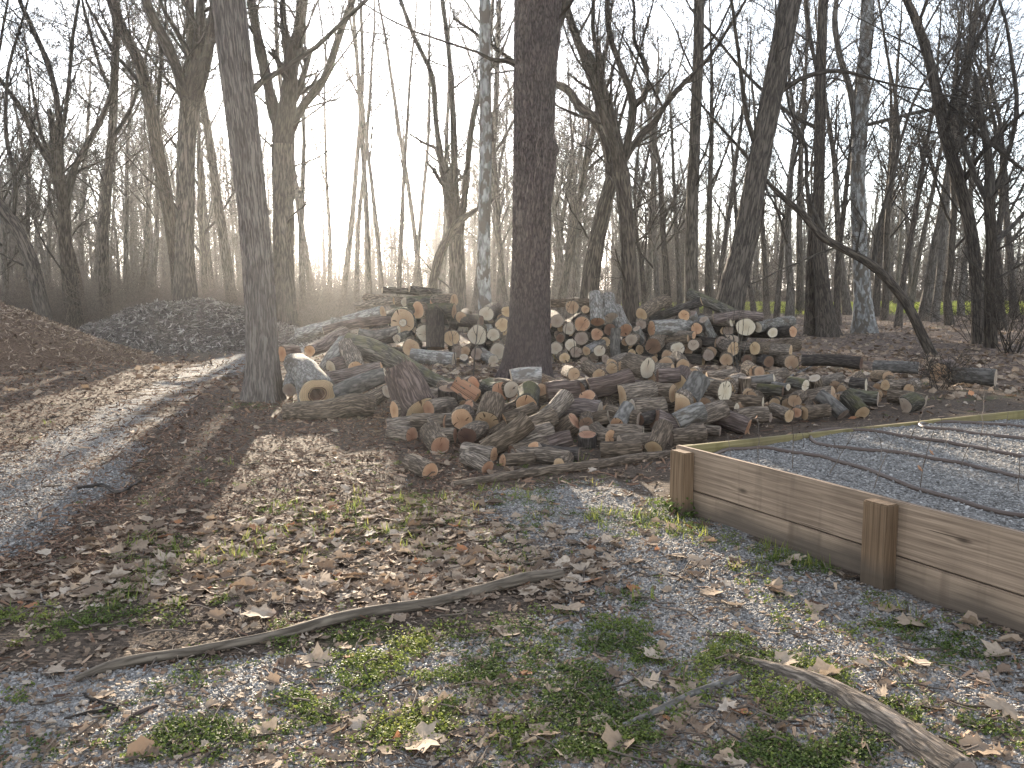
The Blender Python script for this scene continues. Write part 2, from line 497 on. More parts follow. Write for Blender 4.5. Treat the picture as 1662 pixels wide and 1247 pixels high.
def in_bed(P):
    d = P[:, :2] - BED_C0
    return ((d @ BED_W) > -.08) & ((d @ BED_B) > -.07)
def rotm(rs, n, tilt):
    """n rotation matrices: random heading, tilt up to about `tilt` radians"""
    a = rs.rand(n) * 2 * np.pi; e = rs.randn(n) * tilt; f = rs.randn(n) * tilt
    ca, sa, ce, se, cf, sf = np.cos(a), np.sin(a), np.cos(e), np.sin(e), np.cos(f), np.sin(f)
    Z0, O = np.zeros(n), np.ones(n)
    A = np.stack([np.stack([ca, -sa, Z0], 1), np.stack([sa, ca, Z0], 1), np.stack([Z0, Z0, O], 1)], 1)
    B = np.stack([np.stack([O, Z0, Z0], 1), np.stack([Z0, ce, -se], 1), np.stack([Z0, se, ce], 1)], 1)
    C = np.stack([np.stack([cf, Z0, sf], 1), np.stack([Z0, O, Z0], 1), np.stack([-sf, Z0, cf], 1)], 1)
    return A @ B @ C
def place(T, F, Rm, S, P):
    """T (n,k,3) or (k,3) template(s) -> merged arrays"""
    n = len(P)
    T = np.broadcast_to(T, (n,) + T.shape[-2:]) if T.ndim == 2 else T
    V = np.einsum('nij,nkj->nki', Rm, T * S[:, None, :]) + P[:, None, :]
    k = T.shape[1]
    Fs = (np.asarray(F)[None] + (np.arange(n) * k)[:, None, None]).reshape(-1, np.asarray(F).shape[1])
    return V.reshape(-1, 3), Fs
def var_mat(name, stops, trans=None, rough=.85, attr='cv', spec=.2, spots=True, tmul=1.0):
    m, n = newmat(name); b = NB(n)
    a = b('Attribute', attribute_name=attr).outputs['Fac']
    c = b.ramp(a, stops)
    if spots:
        P = b('NewGeometry').outputs['Position']
        nz = b('TexNoise', {'Vector': P, 'Scale': 60.0, 'Detail': 4.0}).outputs[0]
        c = b.mix(b.ramp(nz, [(.4, (0, 0, 0)), (.75, (.55, .55, .55))]), c, tuple(x * .5 for x in stops[len(stops) // 2][1]))
        bp = b.bump(nz, .4, .004)
    else:
        bp = None
    b.out(c, rough, bp, trans, spec, tcol=c)
    return m
# sycamore leaf outline (unit size), five pointed lobes, fan from the stalk
_LO = [(0, -.34), (.13, -.20), (.33, -.24), (.38, -.10), (.54, .03), (.42, .14), (.44, .34), (.30, .32), (.19, .46), (.10, .46), (0, .62),
       (-.10, .46), (-.19, .46), (-.30, .32), (-.44, .34), (-.42, .14), (-.54, .03), (-.38, -.10), (-.33, -.24), (-.13, -.20)]
LEAF2 = np.array([(0, .02)] + [(x * .5, y * .5) for x, y in _LO] + _LO)
_K = len(_LO)
LEAF_F3 = np.array([(0, 1 + i, 1 + (i + 1) % _K) for i in range(_K)])
LEAF_F4 = np.array([(1 + i, 1 + _K + i, 1 + _K + (i + 1) % _K, 1 + (i + 1) % _K) for i in range(_K)])
def leaf_shapes(n, rs, curl=1.0):
    T = np.zeros((n, len(LEAF2), 3))
    T[:, :, :2] = LEAF2[None] * (1 + .12 * rs.randn(n, len(LEAF2), 1))
    x, y = T[:, :, 0], T[:, :, 1]
    cx = (rs.rand(n, 1) - .25) * 1.3 * curl; cyy = (rs.rand(n, 1) - .3) * 1.0 * curl; tw = rs.randn(n, 1) * .5 * curl
    r = np.hypot(x, y)
    fold = np.abs(rs.randn(n, 1)) * .5 * curl
    T[:, :, 2] = cx * x ** 2 * 1.6 + cyy * y ** 2 * 1.2 + tw * x * y + fold * np.abs(x) * .5 + rs.randn(n, len(LEAF2)) * .035 * curl * (r > .25)
    T[:, :, 2] *= .7
    T[:, :, 2] -= T[:, :, 2].min(1, keepdims=True) * .6
    T[:, :, 0] *= 1 - .35 * np.abs(cx)
    return T
M_LEAF = var_mat('dry_leaf', [(0, (.085, .055, .037)), (.3, (.21, .145, .10)), (.6, (.36, .27, .19)), (.88, (.52, .43, .34)), (1, (.34, .15, .07))], .22)
M_WEED = var_mat('low_green_weed', [(0, (.045, .068, .02)), (.45, (.11, .145, .035)), (.8, (.20, .225, .05)), (1, (.31, .29, .085))], .4, .6, spots=False)
M_PEBBLE = var_mat('gravel_pebble', [(0, (.08, .07, .062)), (.35, (.17, .157, .143)), (.7, (.29, .272, .25)), (.92, (.48, .45, .415)), (1, (.28, .20, .15))], None, .75, spots=False)
M_CHIP = var_mat('wood_chip', [(0, (.05, .03, .022)), (.4, (.15, .085, .055)), (.75, (.27, .17, .11)), (1, (.44, .32, .22))], None, .9, spots=False)
M_TWIGLIT = var_mat('dead_twig', [(0, (.05, .04, .033)), (.5, (.15, .12, .10)), (1, (.30, .25, .21))], None, .9, spots=False)

def build_ground_cover():
    # leaf litter
    rs = np.random.RandomState(11)
    P = scatter(26000, 21, -150, 1812, 640, 1330, lambda z, P, px, py: np.clip(.07 + .95 * z['litter'] - .3 * z['path'] + .05 * z['green'], 0, 1) * np.where(py > 985, .22, 1) * np.where((py < 840) & (px < 480), .25, 1) * np.where((py < 905) & (px > 780), .45, 1) * np.where((py > 880) & (px > 1000), .35, 1), 1.1, 14)
    P = P[~in_bed(P)]
    n = len(P)
    s = rs.uniform(.03, .12, n) * (.6 + .5 * rs.rand(n)) * np.where(P[:, 1] < 4.2, .8, 1.15)
    S = np.stack([s, s, s], 1)
    P[:, 2] += .004 + rs.rand(n) * .012
    T = leaf_shapes(n, rs, .75)
    V, F3 = place(T, LEAF_F3, rotm(rs, n, .17), S, P)
    F4 = (LEAF_F4[None] + (np.arange(n) * len(LEAF2))[:, None, None]).reshape(-1, 4)
    cv = np.repeat(np.clip(rs.beta(2.0, 1.9, n) * .93 + (rs.rand(n) < .02) * 1.0, 0, 1), len(LEAF2))
    kind(mesh_np('leaf_litter', V, [F3, F4], M_LEAF, True, {'cv': cv}), 'stuff')
    P = scatter(42000, 23, -150, 1812, 640, 1330, lambda z, P, px, py: np.clip(.35 + .6 * z['litter'] - .2 * z['path'], 0, 1), 1.0, 14)
    P = P[~in_bed(P)]; n = len(P); s = rs.uniform(.010, .038, n); P[:, 2] += .005
    q = np.array([(-.5, -.3, 0), (.1, -.45, .15), (.5, .1, .02), (.2, .5, .2), (-.4, .35, .05)])
    V, F = place(q, np.array([[0, 1, 2, 3, 4]]), rotm(rs, n, .4), np.stack([s, s * rs.uniform(.4, 1, n), s], 1), P)
    kind(mesh_np('leaf_crumbs', V, F, M_LEAF, False, {'cv': np.repeat(rs.beta(1.6, 2.0, n) * .95, 5)}), 'stuff')
    # forest floor leaves farther off
    P = scatter(16000, 22, -100, 1762, 500, 660, lambda z, P, px, py: .8 * z['litter'] * (1 - z['path']), 1.0, 42, 12)
    n = len(P); s = rs.uniform(.08, .16, n); S = np.stack([s, s, s], 1); P[:, 2] += .01
    q = np.array([(-.5, -.3, 0), (.1, -.45, .18), (.5, .1, .02), (.2, .5, .22), (-.4, .35, .05)])
    V, F = place(q, np.array([[0, 1, 2, 3, 4]]), rotm(rs, n, .45), S, P)
    kind(mesh_np('forest_leaf_litter', V, F, M_LEAF, False, {'cv': np.repeat(rs.beta(2, 2.2, n) * .9, 5)}), 'stuff')
    # weeds: clumps of tiny leaves
    P = scatter(52000, 31, -150, 1812, 650, 1330, lambda z, P, px, py: np.clip(z['green'] * 1.2 - .05, 0, 1) * np.clip((fbm(P[:, 0] * 7, P[:, 1] * 7, 6.6, 2) - .40) * 5, .02, 1), 1.0, 14)
    P = P[~in_bed(P)]
    m = 14
    C = np.repeat(P, m, 0); n = len(C)
    sc = np.repeat(rs.uniform(.6, 1.25, len(P)), m)
    a, rr = rs.rand(n) * 2 * np.pi, np.sqrt(rs.rand(n)) * .032 * sc
    C[:, 0] += rr * np.cos(a); C[:, 1] += rr * np.sin(a); C[:, 2] += .004 + rs.rand(n) ** 1.6 * .024 * sc
    s = rs.uniform(.006, .014, n)
    q = np.array([(0, -.5, 0), (.4, 0, .12), (0, .65, .05), (-.4, 0, .12)])
    V, F = place(q, np.array([[0, 1, 2, 3]]), rotm(rs, n, .5), np.stack([s, s * 1.2, s], 1), C)
    cl = fbm(P[:, 0] * 2.5, P[:, 1] * 2.5, 4.4, 2)
    cv = np.clip(np.repeat(np.clip((cl - .3) * 1.6, 0, 1), m) * .6 + rs.rand(n) * .45, 0, 1)
    kind(mesh_np('low_weeds', V, F, M_WEED, False, {'cv': np.repeat(cv, 4)}), 'stuff')
    # grass blades
    P = scatter(9000, 33, -100, 1762, 560, 1000, lambda z, P, px, py: np.clip(z['green'] - .35, 0, 1), 1.0, 20)
    P = P[~in_bed(P)]
    P = np.repeat(P, 6, 0); n = len(P); P[:, :2] += rs.randn(n, 2) * .025
    h = rs.uniform(.03, .09, n); q = np.array([(-.06, 0, 0), (.06, 0, 0), (.0, .35, 1.0)])
    V, F = place(q, np.array([[0, 1, 2]]), rotm(rs, n, .25), np.stack([h, h, h], 1), P)
    kind(mesh_np('grass_blades', V, F, M_WEED, False, {'cv': np.repeat(.35 + .65 * rs.rand(n), 3)}), 'stuff')
    # long grass of the meadow
    n = 60000; Y = rs.uniform(50, 88, n); x = rs.uniform(-.05, .72, n) * Y; k = rs.rand(n) < zones(x, Y)['meadow']; x, Y = x[k], Y[k]; n = len(x)
    h = rs.uniform(.16, .36, n); q = np.array([(-.2, 0, 0), (.2, 0, 0), (.0, .35, 1.0)])
    V, F = place(q, np.array([[0, 1, 2]]), rotm(rs, n, .25), np.stack([h, h, h], 1), np.stack([x, Y, gz(x, Y)], 1))
    mg = var_mat('meadow_blade', [(0, (.16, .22, .04)), (1, (.36, .38, .09))], .55, .6, spots=False)  # sunlight put into the blade colour; the wood behind shades the meadow
    kind(mesh_np('meadow_grass', V, F, mg, False, {'cv': np.repeat(.6 + .4 * rs.rand(n), 3)}), 'stuff')
    # pebbles
    P1 = scatter(190000, 41, -120, 1782, 930, 1330, lambda z, P, px, py: np.clip((z['gravel'] - .22) * 2.0, 0, 1), .8, 6)
    P2 = scatter(80000, 42, -120, 1762, 680, 960, lambda z, P, px, py: np.clip((z['gravel'] - .3) * 1.8, 0, 1), .8, 10.5)
    P = np.concatenate([P1, P2]); P = P[~in_bed(P)]
    n = len(P)
    q = np.array([(-1, -1, -.6), (1, -1, -.6), (1, 1, -.6), (-1, 1, -.6), (-.7, -.7, .6), (.7, -.7, .6), (.7, .7, .6), (-.7, .7, .6)]) * .5
    T = q[None] * (1 + .28 * rs.randn(n, 8, 1))
    qf = np.array([(4, 5, 6, 7), (0, 1, 5, 4), (1, 2, 6, 5), (2, 3, 7, 6), (3, 0, 4, 7)])
    s = rs.uniform(.007, .015, n)
    V, F = place(T, qf, rotm(rs, n, .35), np.stack([s, s * rs.uniform(.7, 1.2, n), s * rs.uniform(.5, .9, n)], 1), P + np.array([0, 0, .002]))
    cv = rs.beta(2.2, 2.0, n) * .95 + (rs.rand(n) < .04)
    kind(mesh_np('gravel_pebbles', V, F, M_PEBBLE, True, {'cv': np.repeat(np.clip(cv, 0, 1), 8)}), 'stuff')
    # wood shreds on path, path edges and round the log heaps
    def dch(z, P, px, py):
        edge = z['path'] * (1 - z['path']) * 4
        heap = np.exp(-((px - 1000) / 420) ** 2 - ((py - 640) / 110) ** 2)
        front = np.exp(-((px - 930) / 190) ** 2 - ((py - (775 - .1 * (px - 930))) / 16) ** 2)
        return np.clip(.28 * z['path'] * (1 - z['gravel']) + .45 * edge + .55 * heap + front + .10 + .25 * (py < 700) * (px < 620), 0, 1)
    P = scatter(30000, 51, -150, 1700, 575, 1250, dch, 1.5, 20)
    P = P[~in_bed(P)]
    n = len(P); l = rs.uniform(.02, .11, n) * (.5 + P[:, 1] / 12)
    q = np.array([(-.5, -.09, 0), (.5, -.05, .02), (.45, .07, .06), (-.45, .10, .05)])
    V, F = place(q, np.array([[0, 1, 2, 3]]), rotm(rs, n, .35), np.stack([l, l, l], 1), P + np.array([0, 0, .008]))
    kind(mesh_np('wood_shreds', V, F, M_CHIP, False, {'cv': np.repeat(rs.beta(1.7, 1.7, n), 4)}), 'stuff')
    # fine mulch bits trodden into the soil at left
    P = scatter(60000, 52, -150, 800, 585, 960, lambda z, P, px, py: np.clip(1.1 - .8 * z['gravel'] - .6 * z['litter'], .05, 1), 1.3, 20)
    n = len(P); l = rs.uniform(.012, .045, n) * (.5 + P[:, 1] / 12)
    q = np.array([(-.5, -.13, 0), (.5, -.09, .05), (.45, .11, .12), (-.45, .14, .08)])
    V, F = place(q, np.array([[0, 1, 2, 3]]), rotm(rs, n, .4), np.stack([l, l, l], 1), P + np.array([0, 0, .006]))
    kind(mesh_np('mulch_bits', V, F, M_CHIP, False, {'cv': np.repeat(rs.beta(1.5, 2.0, n) * .9, 4)}), 'stuff')
    # fallen twigs
    P = scatter(3000, 61, -100, 1762, 560, 1320, lambda z, P, px, py: np.clip(.25 + .5 * z['litter'], 0, 1), 1.0, 30)
    P = P[~in_bed(P)]
    tb = Tubes(5)
    for p in P:
        a = rs.rand() * 6.28; L = rs.uniform(.03, .16) * (1 + p[1] / 9); t = np.linspace(-.5, .5, 4)
        q_ = np.stack([p[0] + L * t * np.cos(a) + rs.randn(4) * L * .05, p[1] + L * t * np.sin(a) + rs.randn(4) * L * .05, p[2] + .008 + np.abs(rs.randn(4)) * .015], 1)
        tb.add(q_, rs.uniform(.001, .003) * (1 + p[1] / 8), 4)
    kind(tb.build('fallen_twigs', TBARK['stem']), 'stuff')
build_ground_cover()
# ------------------------------------------------------------------ bare trees
def unit(v):
    return v / (np.linalg.norm(v) + 1e-9)
def grow(T, p, d, L, r, lvl, rng, rmin, up=.25, wig=.22, nch=(7, 6, 4), k0=6):
    n = 6 if L > 1.2 else (5 if L > .5 else 4)
    st = rng.randn(n - 1, 3) * wig
    D = d[None] + np.cumsum(st, 0) * .6 + np.array([0, 0, up])[None] * np.linspace(0, 1, n - 1)[:, None]
    D /= np.linalg.norm(D, axis=1, keepdims=True)
    P = np.vstack([p, p + np.cumsum(D * (L / (n - 1)), 0)])
    rad = np.maximum(r * np.linspace(1, .42, n), rmin)
    T.add(P, rad, k0 if r > .03 else (5 if r > .015 else 3))
    if lvl >= len(nch):
        return
    for j in range(nch[lvl]):
        t = .25 + .75 * (j + rng.rand()) / nch[lvl]
        f = t * (n - 1); i = min(int(f), n - 2); q = P[i] + (P[i + 1] - P[i]) * (f - i)
        ax = unit(np.cross(D[i], rng.randn(3)))
        a = rng.uniform(.45, 1.05)
        nd = unit(D[i] * math.cos(a) + ax * math.sin(a))
        grow(T, q, nd, L * rng.uniform(.30, .62) * (1.15 - .4 * t), max(rad[i] * rng.uniform(.34, .54), rmin), lvl + 1, rng, rmin, up * .8, wig * 1.15, nch, k0)
def resample(P, r, step):
    P = np.asarray(P, float); r = np.asarray(r, float)
    # Catmull-Rom for smooth limbs
    seg = np.linalg.norm(np.diff(P, axis=0), axis=1); s = np.concatenate([[0], np.cumsum(seg)])
    n = max(4, int(s[-1] / step) + 1); u = np.linspace(0, s[-1], n)
    out = np.zeros((n, 3))
    tg = np.gradient(P, s, axis=0) if len(P) > 2 else np.repeat(((P[1] - P[0]) / s[-1])[None], 2, 0)
    ii = np.clip(np.searchsorted(s, u, side='right') - 1, 0, len(P) - 2)
    h = (s[ii + 1] - s[ii])[:, None]; t = ((u - s[ii])[:, None]) / h
    h00, h10, h01, h11 = 2 * t ** 3 - 3 * t ** 2 + 1, t ** 3 - 2 * t ** 2 + t, -2 * t ** 3 + 3 * t ** 2, t ** 3 - t ** 2
    out = h00 * P[ii] + h10 * h * tg[ii] + h01 * P[ii + 1] + h11 * h * tg[ii + 1]
    return out, np.interp(u, s, r)
def trunk_mesh(name, P, r, mat, parent, k, row, amp, freq, stretch, flare=0.0, seed=0, burls=()):
    """one trunk with real ridged bark relief and a flared, lobed foot"""
    P, r = resample(P, r, row)
    n = len(P)
    T = Tubes(seed); T.add(P, r, k)
    V, F, B = T.arrays()
    V = V.reshape(n, k, 3); B = B.reshape(n, k, 3)
    th = np.arange(k) * 2 * np.pi / k
    z = np.concatenate([[0], np.cumsum(np.linalg.norm(np.diff(P, axis=0), axis=1))])[:, None]
    q = B * freq
    n1 = vnoise(q[..., 0], q[..., 1], q[..., 2] * stretch) - .5
    n2 = vnoise(q[..., 0] * 2.1, q[..., 1] * 2.1, q[..., 2] * stretch * 2.1) - .5
    low = fbm(B[..., 0] * 3, B[..., 1] * 3, B[..., 2] * .8, 2) - .5
    disp = amp * (1.0 - 2 * np.abs(n1) * 2) + amp * .6 * n2 + r[:, None] * .10 * low
    if flare:
        lob = .65 + .35 * np.cos(3 * th + seed)[None] + .25 * np.cos(5 * th + 2 * seed)[None]
        disp = disp + r[:, None] * flare * np.exp(-z / (1.7 * r[0])) * lob
    rd = V - P[:, None, :]
    rd /= np.linalg.norm(rd, axis=2, keepdims=True)
    for (bz, bang, bh, bw) in burls:
        dth = np.angle(np.exp(1j * (np.arctan2(rd[..., 1], rd[..., 0]) - bang)))
        disp = disp + bh * np.exp(-((z - bz) / bw) ** 2 - (dth / .55) ** 2)
    V = V + rd * disp[..., None]
    return mesh_np(name, V.reshape(-1, 3), F, mat, True, {'bk': B.reshape(-1, 3)}, parent)
def traced_tree(name, label, Y, trunk, limbs=(), bark='mid', seed=1, ext=3.0, dens=1.0, near=False, sub=(6, 5, 3), group=None, lean=0.0, base=None, cat='tree', burls=(), flare=.5, k=10, spread=.35, trunk_twigs=(.35, 1.0), lmul=1.0):
    """trunk / limbs: lists of (px, py, radius_px) read off the photo, set at the tree's own distance Y; limbs also swing nearer or farther"""
    rng = np.random.RandomState(seed)
    sc = Y / FPX * 1.0
    e = empty(name)
    tag(e, label, cat, group)
    def conv(pts, y0, y1):
        m = len(pts)
        out = []
        for i, (a, b, c) in enumerate(pts):
            yy = y0 + (y1 - y0) * i / max(1, m - 1)
            q = at(a, b, yy); out.append((q, c * (.9 if near is not True else 1.0) * np.linalg.norm(q - [0, 0, H]) / FPX))
        return np.array([o[0] for o in out]), np.array([o[1] for o in out])
    P, r = conv(trunk, Y, Y + lean)
    g0 = float(gz(P[0, 0], P[0, 1]))
    # carry the trunk down to the ground
    if P[0, 2] > g0 + .02:
        d = P[0] - P[1]; tt = (P[0, 2] - g0 + .12) / max(1e-3, -d[2])
        P = np.vstack([P[0] + d * tt, P]); r = np.concatenate([[r[0] * 1.08], r])
    else:
        P[0, 2] = g0 - .12
    org = P[0].copy(); org[2] = g0
    e.location = org
    rmin = max(.003, .00020 * Y)
    C = Tubes(seed)
    if near:
        tr = trunk_mesh('trunk', P - org, r, TBARK[bark], e, 120 if near is True else near, .022 if near is True else .05, r[1] * .058, 1.0 / max(r[1] * .11, .012), .16, flare, seed, burls)
    else:
        tr = trunk_mesh('trunk', P - org, r, TBARK[bark], e, 20, .25, r[1] * .05, 14, .2, flare * .7, seed, burls)
    paths = []
    for lb in limbs:
        y0 = Y + lean * .6
        lp, lr = conv(lb, y0, y0 + rng.uniform(-1, 1) * spread * .12 * Y)
        lr = lr * (.86 if Y > 20 else 1.0)
        paths.append((lp, lr, .08))
    if trunk_twigs:
        paths.append((P, r, trunk_twigs[0]))
    ends = [(P, r)] + [(a, b) for a, b, _ in paths[:len(limbs)]]
    for ip, (lp, lr, t0) in enumerate(paths):
        lp, lr = resample(lp, lr, .35)
        if ip < len(limbs):
            C.add(lp, lr * (1 + .08 * rng.randn(len(lp))), k)
        Ln = np.linalg.norm(np.diff(lp, axis=0), axis=1).sum()
        nb = int(dens * Ln * (1.5 if ip < len(limbs) else .8)) + 1
        for j in range(nb):
            t = t0 + (1 - t0) * (j + rng.rand()) / nb
            f = t * (len(lp) - 1); i = min(int(f), len(lp) - 2)
            q = lp[i] + (lp[i + 1] - lp[i]) * (f - i); d = unit(lp[i + 1] - lp[i])
            ax = unit(np.cross(d, rng.randn(3))); a = rng.uniform(.5, 1.15)
            nd = unit(d * math.cos(a) + ax * math.sin(a) + np.array([0, 0, .15]))
            rr = min(lr[i] * rng.uniform(.18, .38), .032)
            grow(C, q, nd, rng.uniform(.9, 2.6) * lmul * (.6 + Y / 40), max(rr, rmin), 0, rng, rmin, .3, .25, sub, 6)
    for lp, lr in ends:
        d = unit(lp[-1] - lp[-2])
        if ext and lr[-1] > .012:
            grow(C, lp[-1], d, ext, lr[-1], 0, rng, rmin, .15, .12, (6, 5, 4), 8)
    if C.g:
        C.build('crown', TBARK['twig'] if bark not in ('syc',) else TBARK['mid'], e, org)
    return e
TREES = []
def TT(*a, **k):
    TREES.append(traced_tree(*a, **k))
def build_main_trees():
    TT('tree', 'stout grey furrowed trunk beside the gravel path, nearest tree to the mulch heaps', 11.9,
       [(429, 648, 26), (427, 600, 23.5), (423, 500, 23), (411, 350, 21.5), (396, 215, 22), (382, 100, 22.5), (371, 0, 22.5), (358, -110, 22.5), (335, -260, 21)],
       [[(395, 170, 7), (415, 140, 5), (450, 118, 4)], [(355, -130, 19), (250, -330, 15), (190, -520, 10)], [(345, -200, 18), (420, -400, 18), (470, -560, 12)]],
       'ash', 3, near=True, lean=-.6, trunk_twigs=None, flare=.75, dens=.5)
    TT('tree', 'thick dark scaly trunk standing between the rear log stack and the heap of cut rounds', 14.8,
       [(854, 614, 34), (857, 585, 31.5), (860, 520, 31), (862, 400, 29.5), (866, 250, 30), (870, 100, 32), (873, 40, 34), (873, -60, 34), (876, -220, 32)],
       [[(888, 60, 16), (908, 15, 12), (930, -40, 11), (960, -120, 9)], [(848, 110, 5), (825, 100, 4), (800, 98, 3), (775, 85, 2)], [(876, -210, 24), (800, -400, 18), (760, -560, 12)], [(876, -210, 24), (960, -400, 18), (1000, -560, 12)]],
       'oak', 4, near=True, lean=.5, trunk_twigs=None, flare=.7, dens=.5, burls=((4.05, -.15, .085, .13), (3.7, -.1, .05, .25)))
    TT('tree', 'leaning dark trunk rising right behind the right end of the rear log stack', 18.6,
       [(1178, 548, 25), (1190, 470, 22), (1207, 400, 19), (1230, 270, 17.5), (1254, 150, 16.5), (1283, 0, 16.5), (1304, -120, 15)],
       [[(1231, 250, 5), (1212, 190, 4), (1204, 130, 3.5), (1195, 60, 3)], [(1252, 160, 5), (1300, 128, 4), (1360, 115, 3), (1420, 130, 2)]],
       'dark', 5, near=60, lean=.3, dens=.4, sub=(4, 3), trunk_twigs=(.5, 1))
    TT('tree', 'big forked trunk just left of the bright sun, behind the furrowed grey trunk', 26.,
       [(463, 540, 19), (461, 450, 17), (460, 330, 17), (459, 235, 19)],
       [[(456, 240, 13), (440, 160, 11), (422, 80, 9), (405, -10, 8)], [(462, 240, 14), (473, 130, 12), (488, 30, 10), (494, -60, 9)], [(466, 225, 9), (490, 175, 8.5), (525, 130, 7.5), (550, 60, 6.5), (578, -15, 6)], [(470, 140, 7), (462, 60, 6), (458, -20, 5)]],
       'dark', 6, near=40, dens=1.0)
    TT('tree', 'tall ivy-footed dark trunk forking high, behind the dark brush heap', 25.,
       [(301, 510, 21), (300, 440, 15.5), (301, 330, 13.5), (303, 230, 14), (309, 165, 15)],
       [[(304, 170, 11), (290, 120, 10), (265, 60, 9), (240, 10, 8), (228, -40, 7)], [(311, 170, 9), (308, 100, 8), (309, 20, 7), (309, -40, 6)], [(316, 165, 12), (332, 105, 11), (345, 50, 10), (352, -20, 9)]],
       'dark', 7, near=40, dens=1.0)
    TT('tree', 'slimmer dark trunk leaning left, crossing behind the ivy-footed trunk', 27.,
       [(292, 500, 12), (286, 420, 11), (272, 330, 10.5), (255, 240, 10), (243, 170, 9), (225, 100, 8.5), (197, 45, 8), (176, -20, 7)],
       [[(252, 235, 5), (256, 180, 4), (260, 120, 3.5), (266, 60, 3)], [(240, 160, 5), (215, 120, 4), (188, 90, 3.5), (160, 40, 3)]], 'dark', 8, dens=1.1)
    TT('sycamore_tree', 'slender pale mottled sycamore trunk left of the thick scaly trunk', 21.,
       [(788, 520, 12), (785, 440, 11.5), (787, 330, 10.5), (788, 180, 9.5), (787, 60, 9), (787, -60, 8.5)],
       [[(790, 120, 3), (812, 90, 2.2), (830, 40, 2)]], 'syc', 9, near=36, dens=.6, trunk_twigs=(.6, 1))
    TT('sycamore_tree', 'pale mottled sycamore at right whose trunk splits into two high stems', 29.,
       [(1404, 548, 18), (1400, 480, 13.5), (1395, 380, 12), (1392, 280, 11), (1396, 215, 11), (1402, 130, 9.5), (1406, 50, 9), (1410, -60, 8)],
       [[(1390, 225, 7), (1381, 150, 6), (1364, 95, 5.5), (1355, 40, 5), (1360, -20, 4)], [(1399, 205, 4), (1440, 195, 3.5), (1500, 180, 3), (1560, 172, 2)]],
       'syc', 10, near=36, dens=.9)
    TT('tree', 'grey trunk splitting into wide dark limbs right of the thick scaly trunk', 21.,
       [(1024, 505, 14), (1021, 430, 13), (1016, 350, 12.5), (1009, 280, 13.5)],
       [[(1004, 285, 11), (998, 245, 10), (980, 190, 9.5), (958, 120, 9), (935, 60, 8), (912, -10, 8)], [(1010, 270, 9), (1022, 215, 8), (1028, 170, 8), (1008, 110, 6.5), (990, 60, 6), (985, -10, 5)], [(1014, 262, 7), (1035, 225, 7), (1062, 200, 8), (1080, 170, 6), (1110, 135, 5), (1150, 95, 4), (1180, 50, 3)],
        [(1026, 175, 7), (1050, 150, 6), (1048, 105, 5.5), (1030, 70, 4), (1030, 20, 3)], [(985, 200, 6), (975, 120, 5), (962, 40, 4), (965, -20, 4)]], 'dark', 11, near=40, dens=1.1)
    TT('tree', 'curved trunk bending left in an arch behind the log stack right of the scaly trunk', 23.,
       [(955, 500, 17), (962, 430, 15), (980, 340, 13), (992, 285, 10), (984, 235, 8.5), (966, 195, 8), (940, 172, 7), (920, 145, 6), (897, 135, 5)],
       [[(990, 280, 5), (1000, 220, 4), (1020, 150, 3)]], 'mid', 12, near=36, dens=.8)
    TT('tree', 'straight grey trunk rising behind the tilted logs left of the leaning dark trunk', 22.,
       [(1123, 500, 12), (1122, 420, 11), (1124, 330, 10), (1128, 210, 9), (1133, 100, 8.5), (1135, -40, 8)],
       [[(1128, 130, 3), (1105, 138, 2.5), (1085, 160, 2)], [(1132, 90, 3), (1160, 60, 2.5), (1180, 20, 2)]], 'mid', 13, near=30, dens=.9)
    TT('tree', 'dark trunk with a broad buttressed foot left of the forked pale sycamore', 27.5,
       [(1343, 552, 17), (1335, 470, 12), (1329, 380, 9.5), (1330, 250, 8.5), (1332, 120, 8), (1337, -30, 7)],
       [[(1330, 130, 4.5), (1318, 80, 4), (1310, 20, 4), (1307, -30, 3)], [(1330, 210, 4), (1290, 190, 3.5), (1220, 130, 3), (1160, 60, 2.5)]], 'dark', 14, near=30, dens=1.0)
    TT('tree', 'broken dark snag standing close against the buttressed trunk', 28.,
       [(1314, 540, 9), (1316, 440, 8), (1318, 350, 6.5), (1312, 315, 4)], [], 'dark', 15, near=24, dens=.3, ext=0)
    TT('tree', 'bare diagonal stem leaning far left out of the forest floor at right', 20.5,
       [(1516, 588, 8), (1497, 545, 7.5), (1478, 505, 7.5), (1450, 465, 7.5), (1410, 427, 7), (1370, 405, 6), (1335, 385, 6.5), (1300, 345, 5.5), (1268, 318, 4.5), (1250, 300, 3.5)],
       [[(1418, 430, 5), (1425, 370, 4.5), (1440, 320, 4), (1458, 240, 3.5), (1455, 170, 3), (1440, 90, 2.5)], [(1340, 385, 4), (1310, 310, 4), (1308, 240, 3.5), (1280, 170, 3), (1275, 120, 2.5)], [(1458, 240, 3), (1490, 150, 2.5), (1560, 60, 2)]], 'dark', 16, near=30, dens=1.0, flare=.25)
    TT('tree', 'crooked dark tree curving up left near the right edge', 23.,
       [(1588, 545, 9), (1584, 450, 9), (1575, 370, 9), (1555, 290, 9.5), (1535, 220, 9), (1520, 150, 8), (1503, 80, 7), (1485, 30, 6), (1462, -20, 5)],
       [[(1500, 75, 4), (1492, 40, 3), (1505, 0, 2.5)], [(1535, 215, 4), (1560, 120, 3.5), (1600, 40, 3)], [(1560, 300, 5), (1600, 240, 4), (1640, 200, 3)], [(1520, 150, 4), (1570, 200, 3.5), (1640, 260, 3)]], 'dark', 17, near=30, dens=1.4, spread=.6)
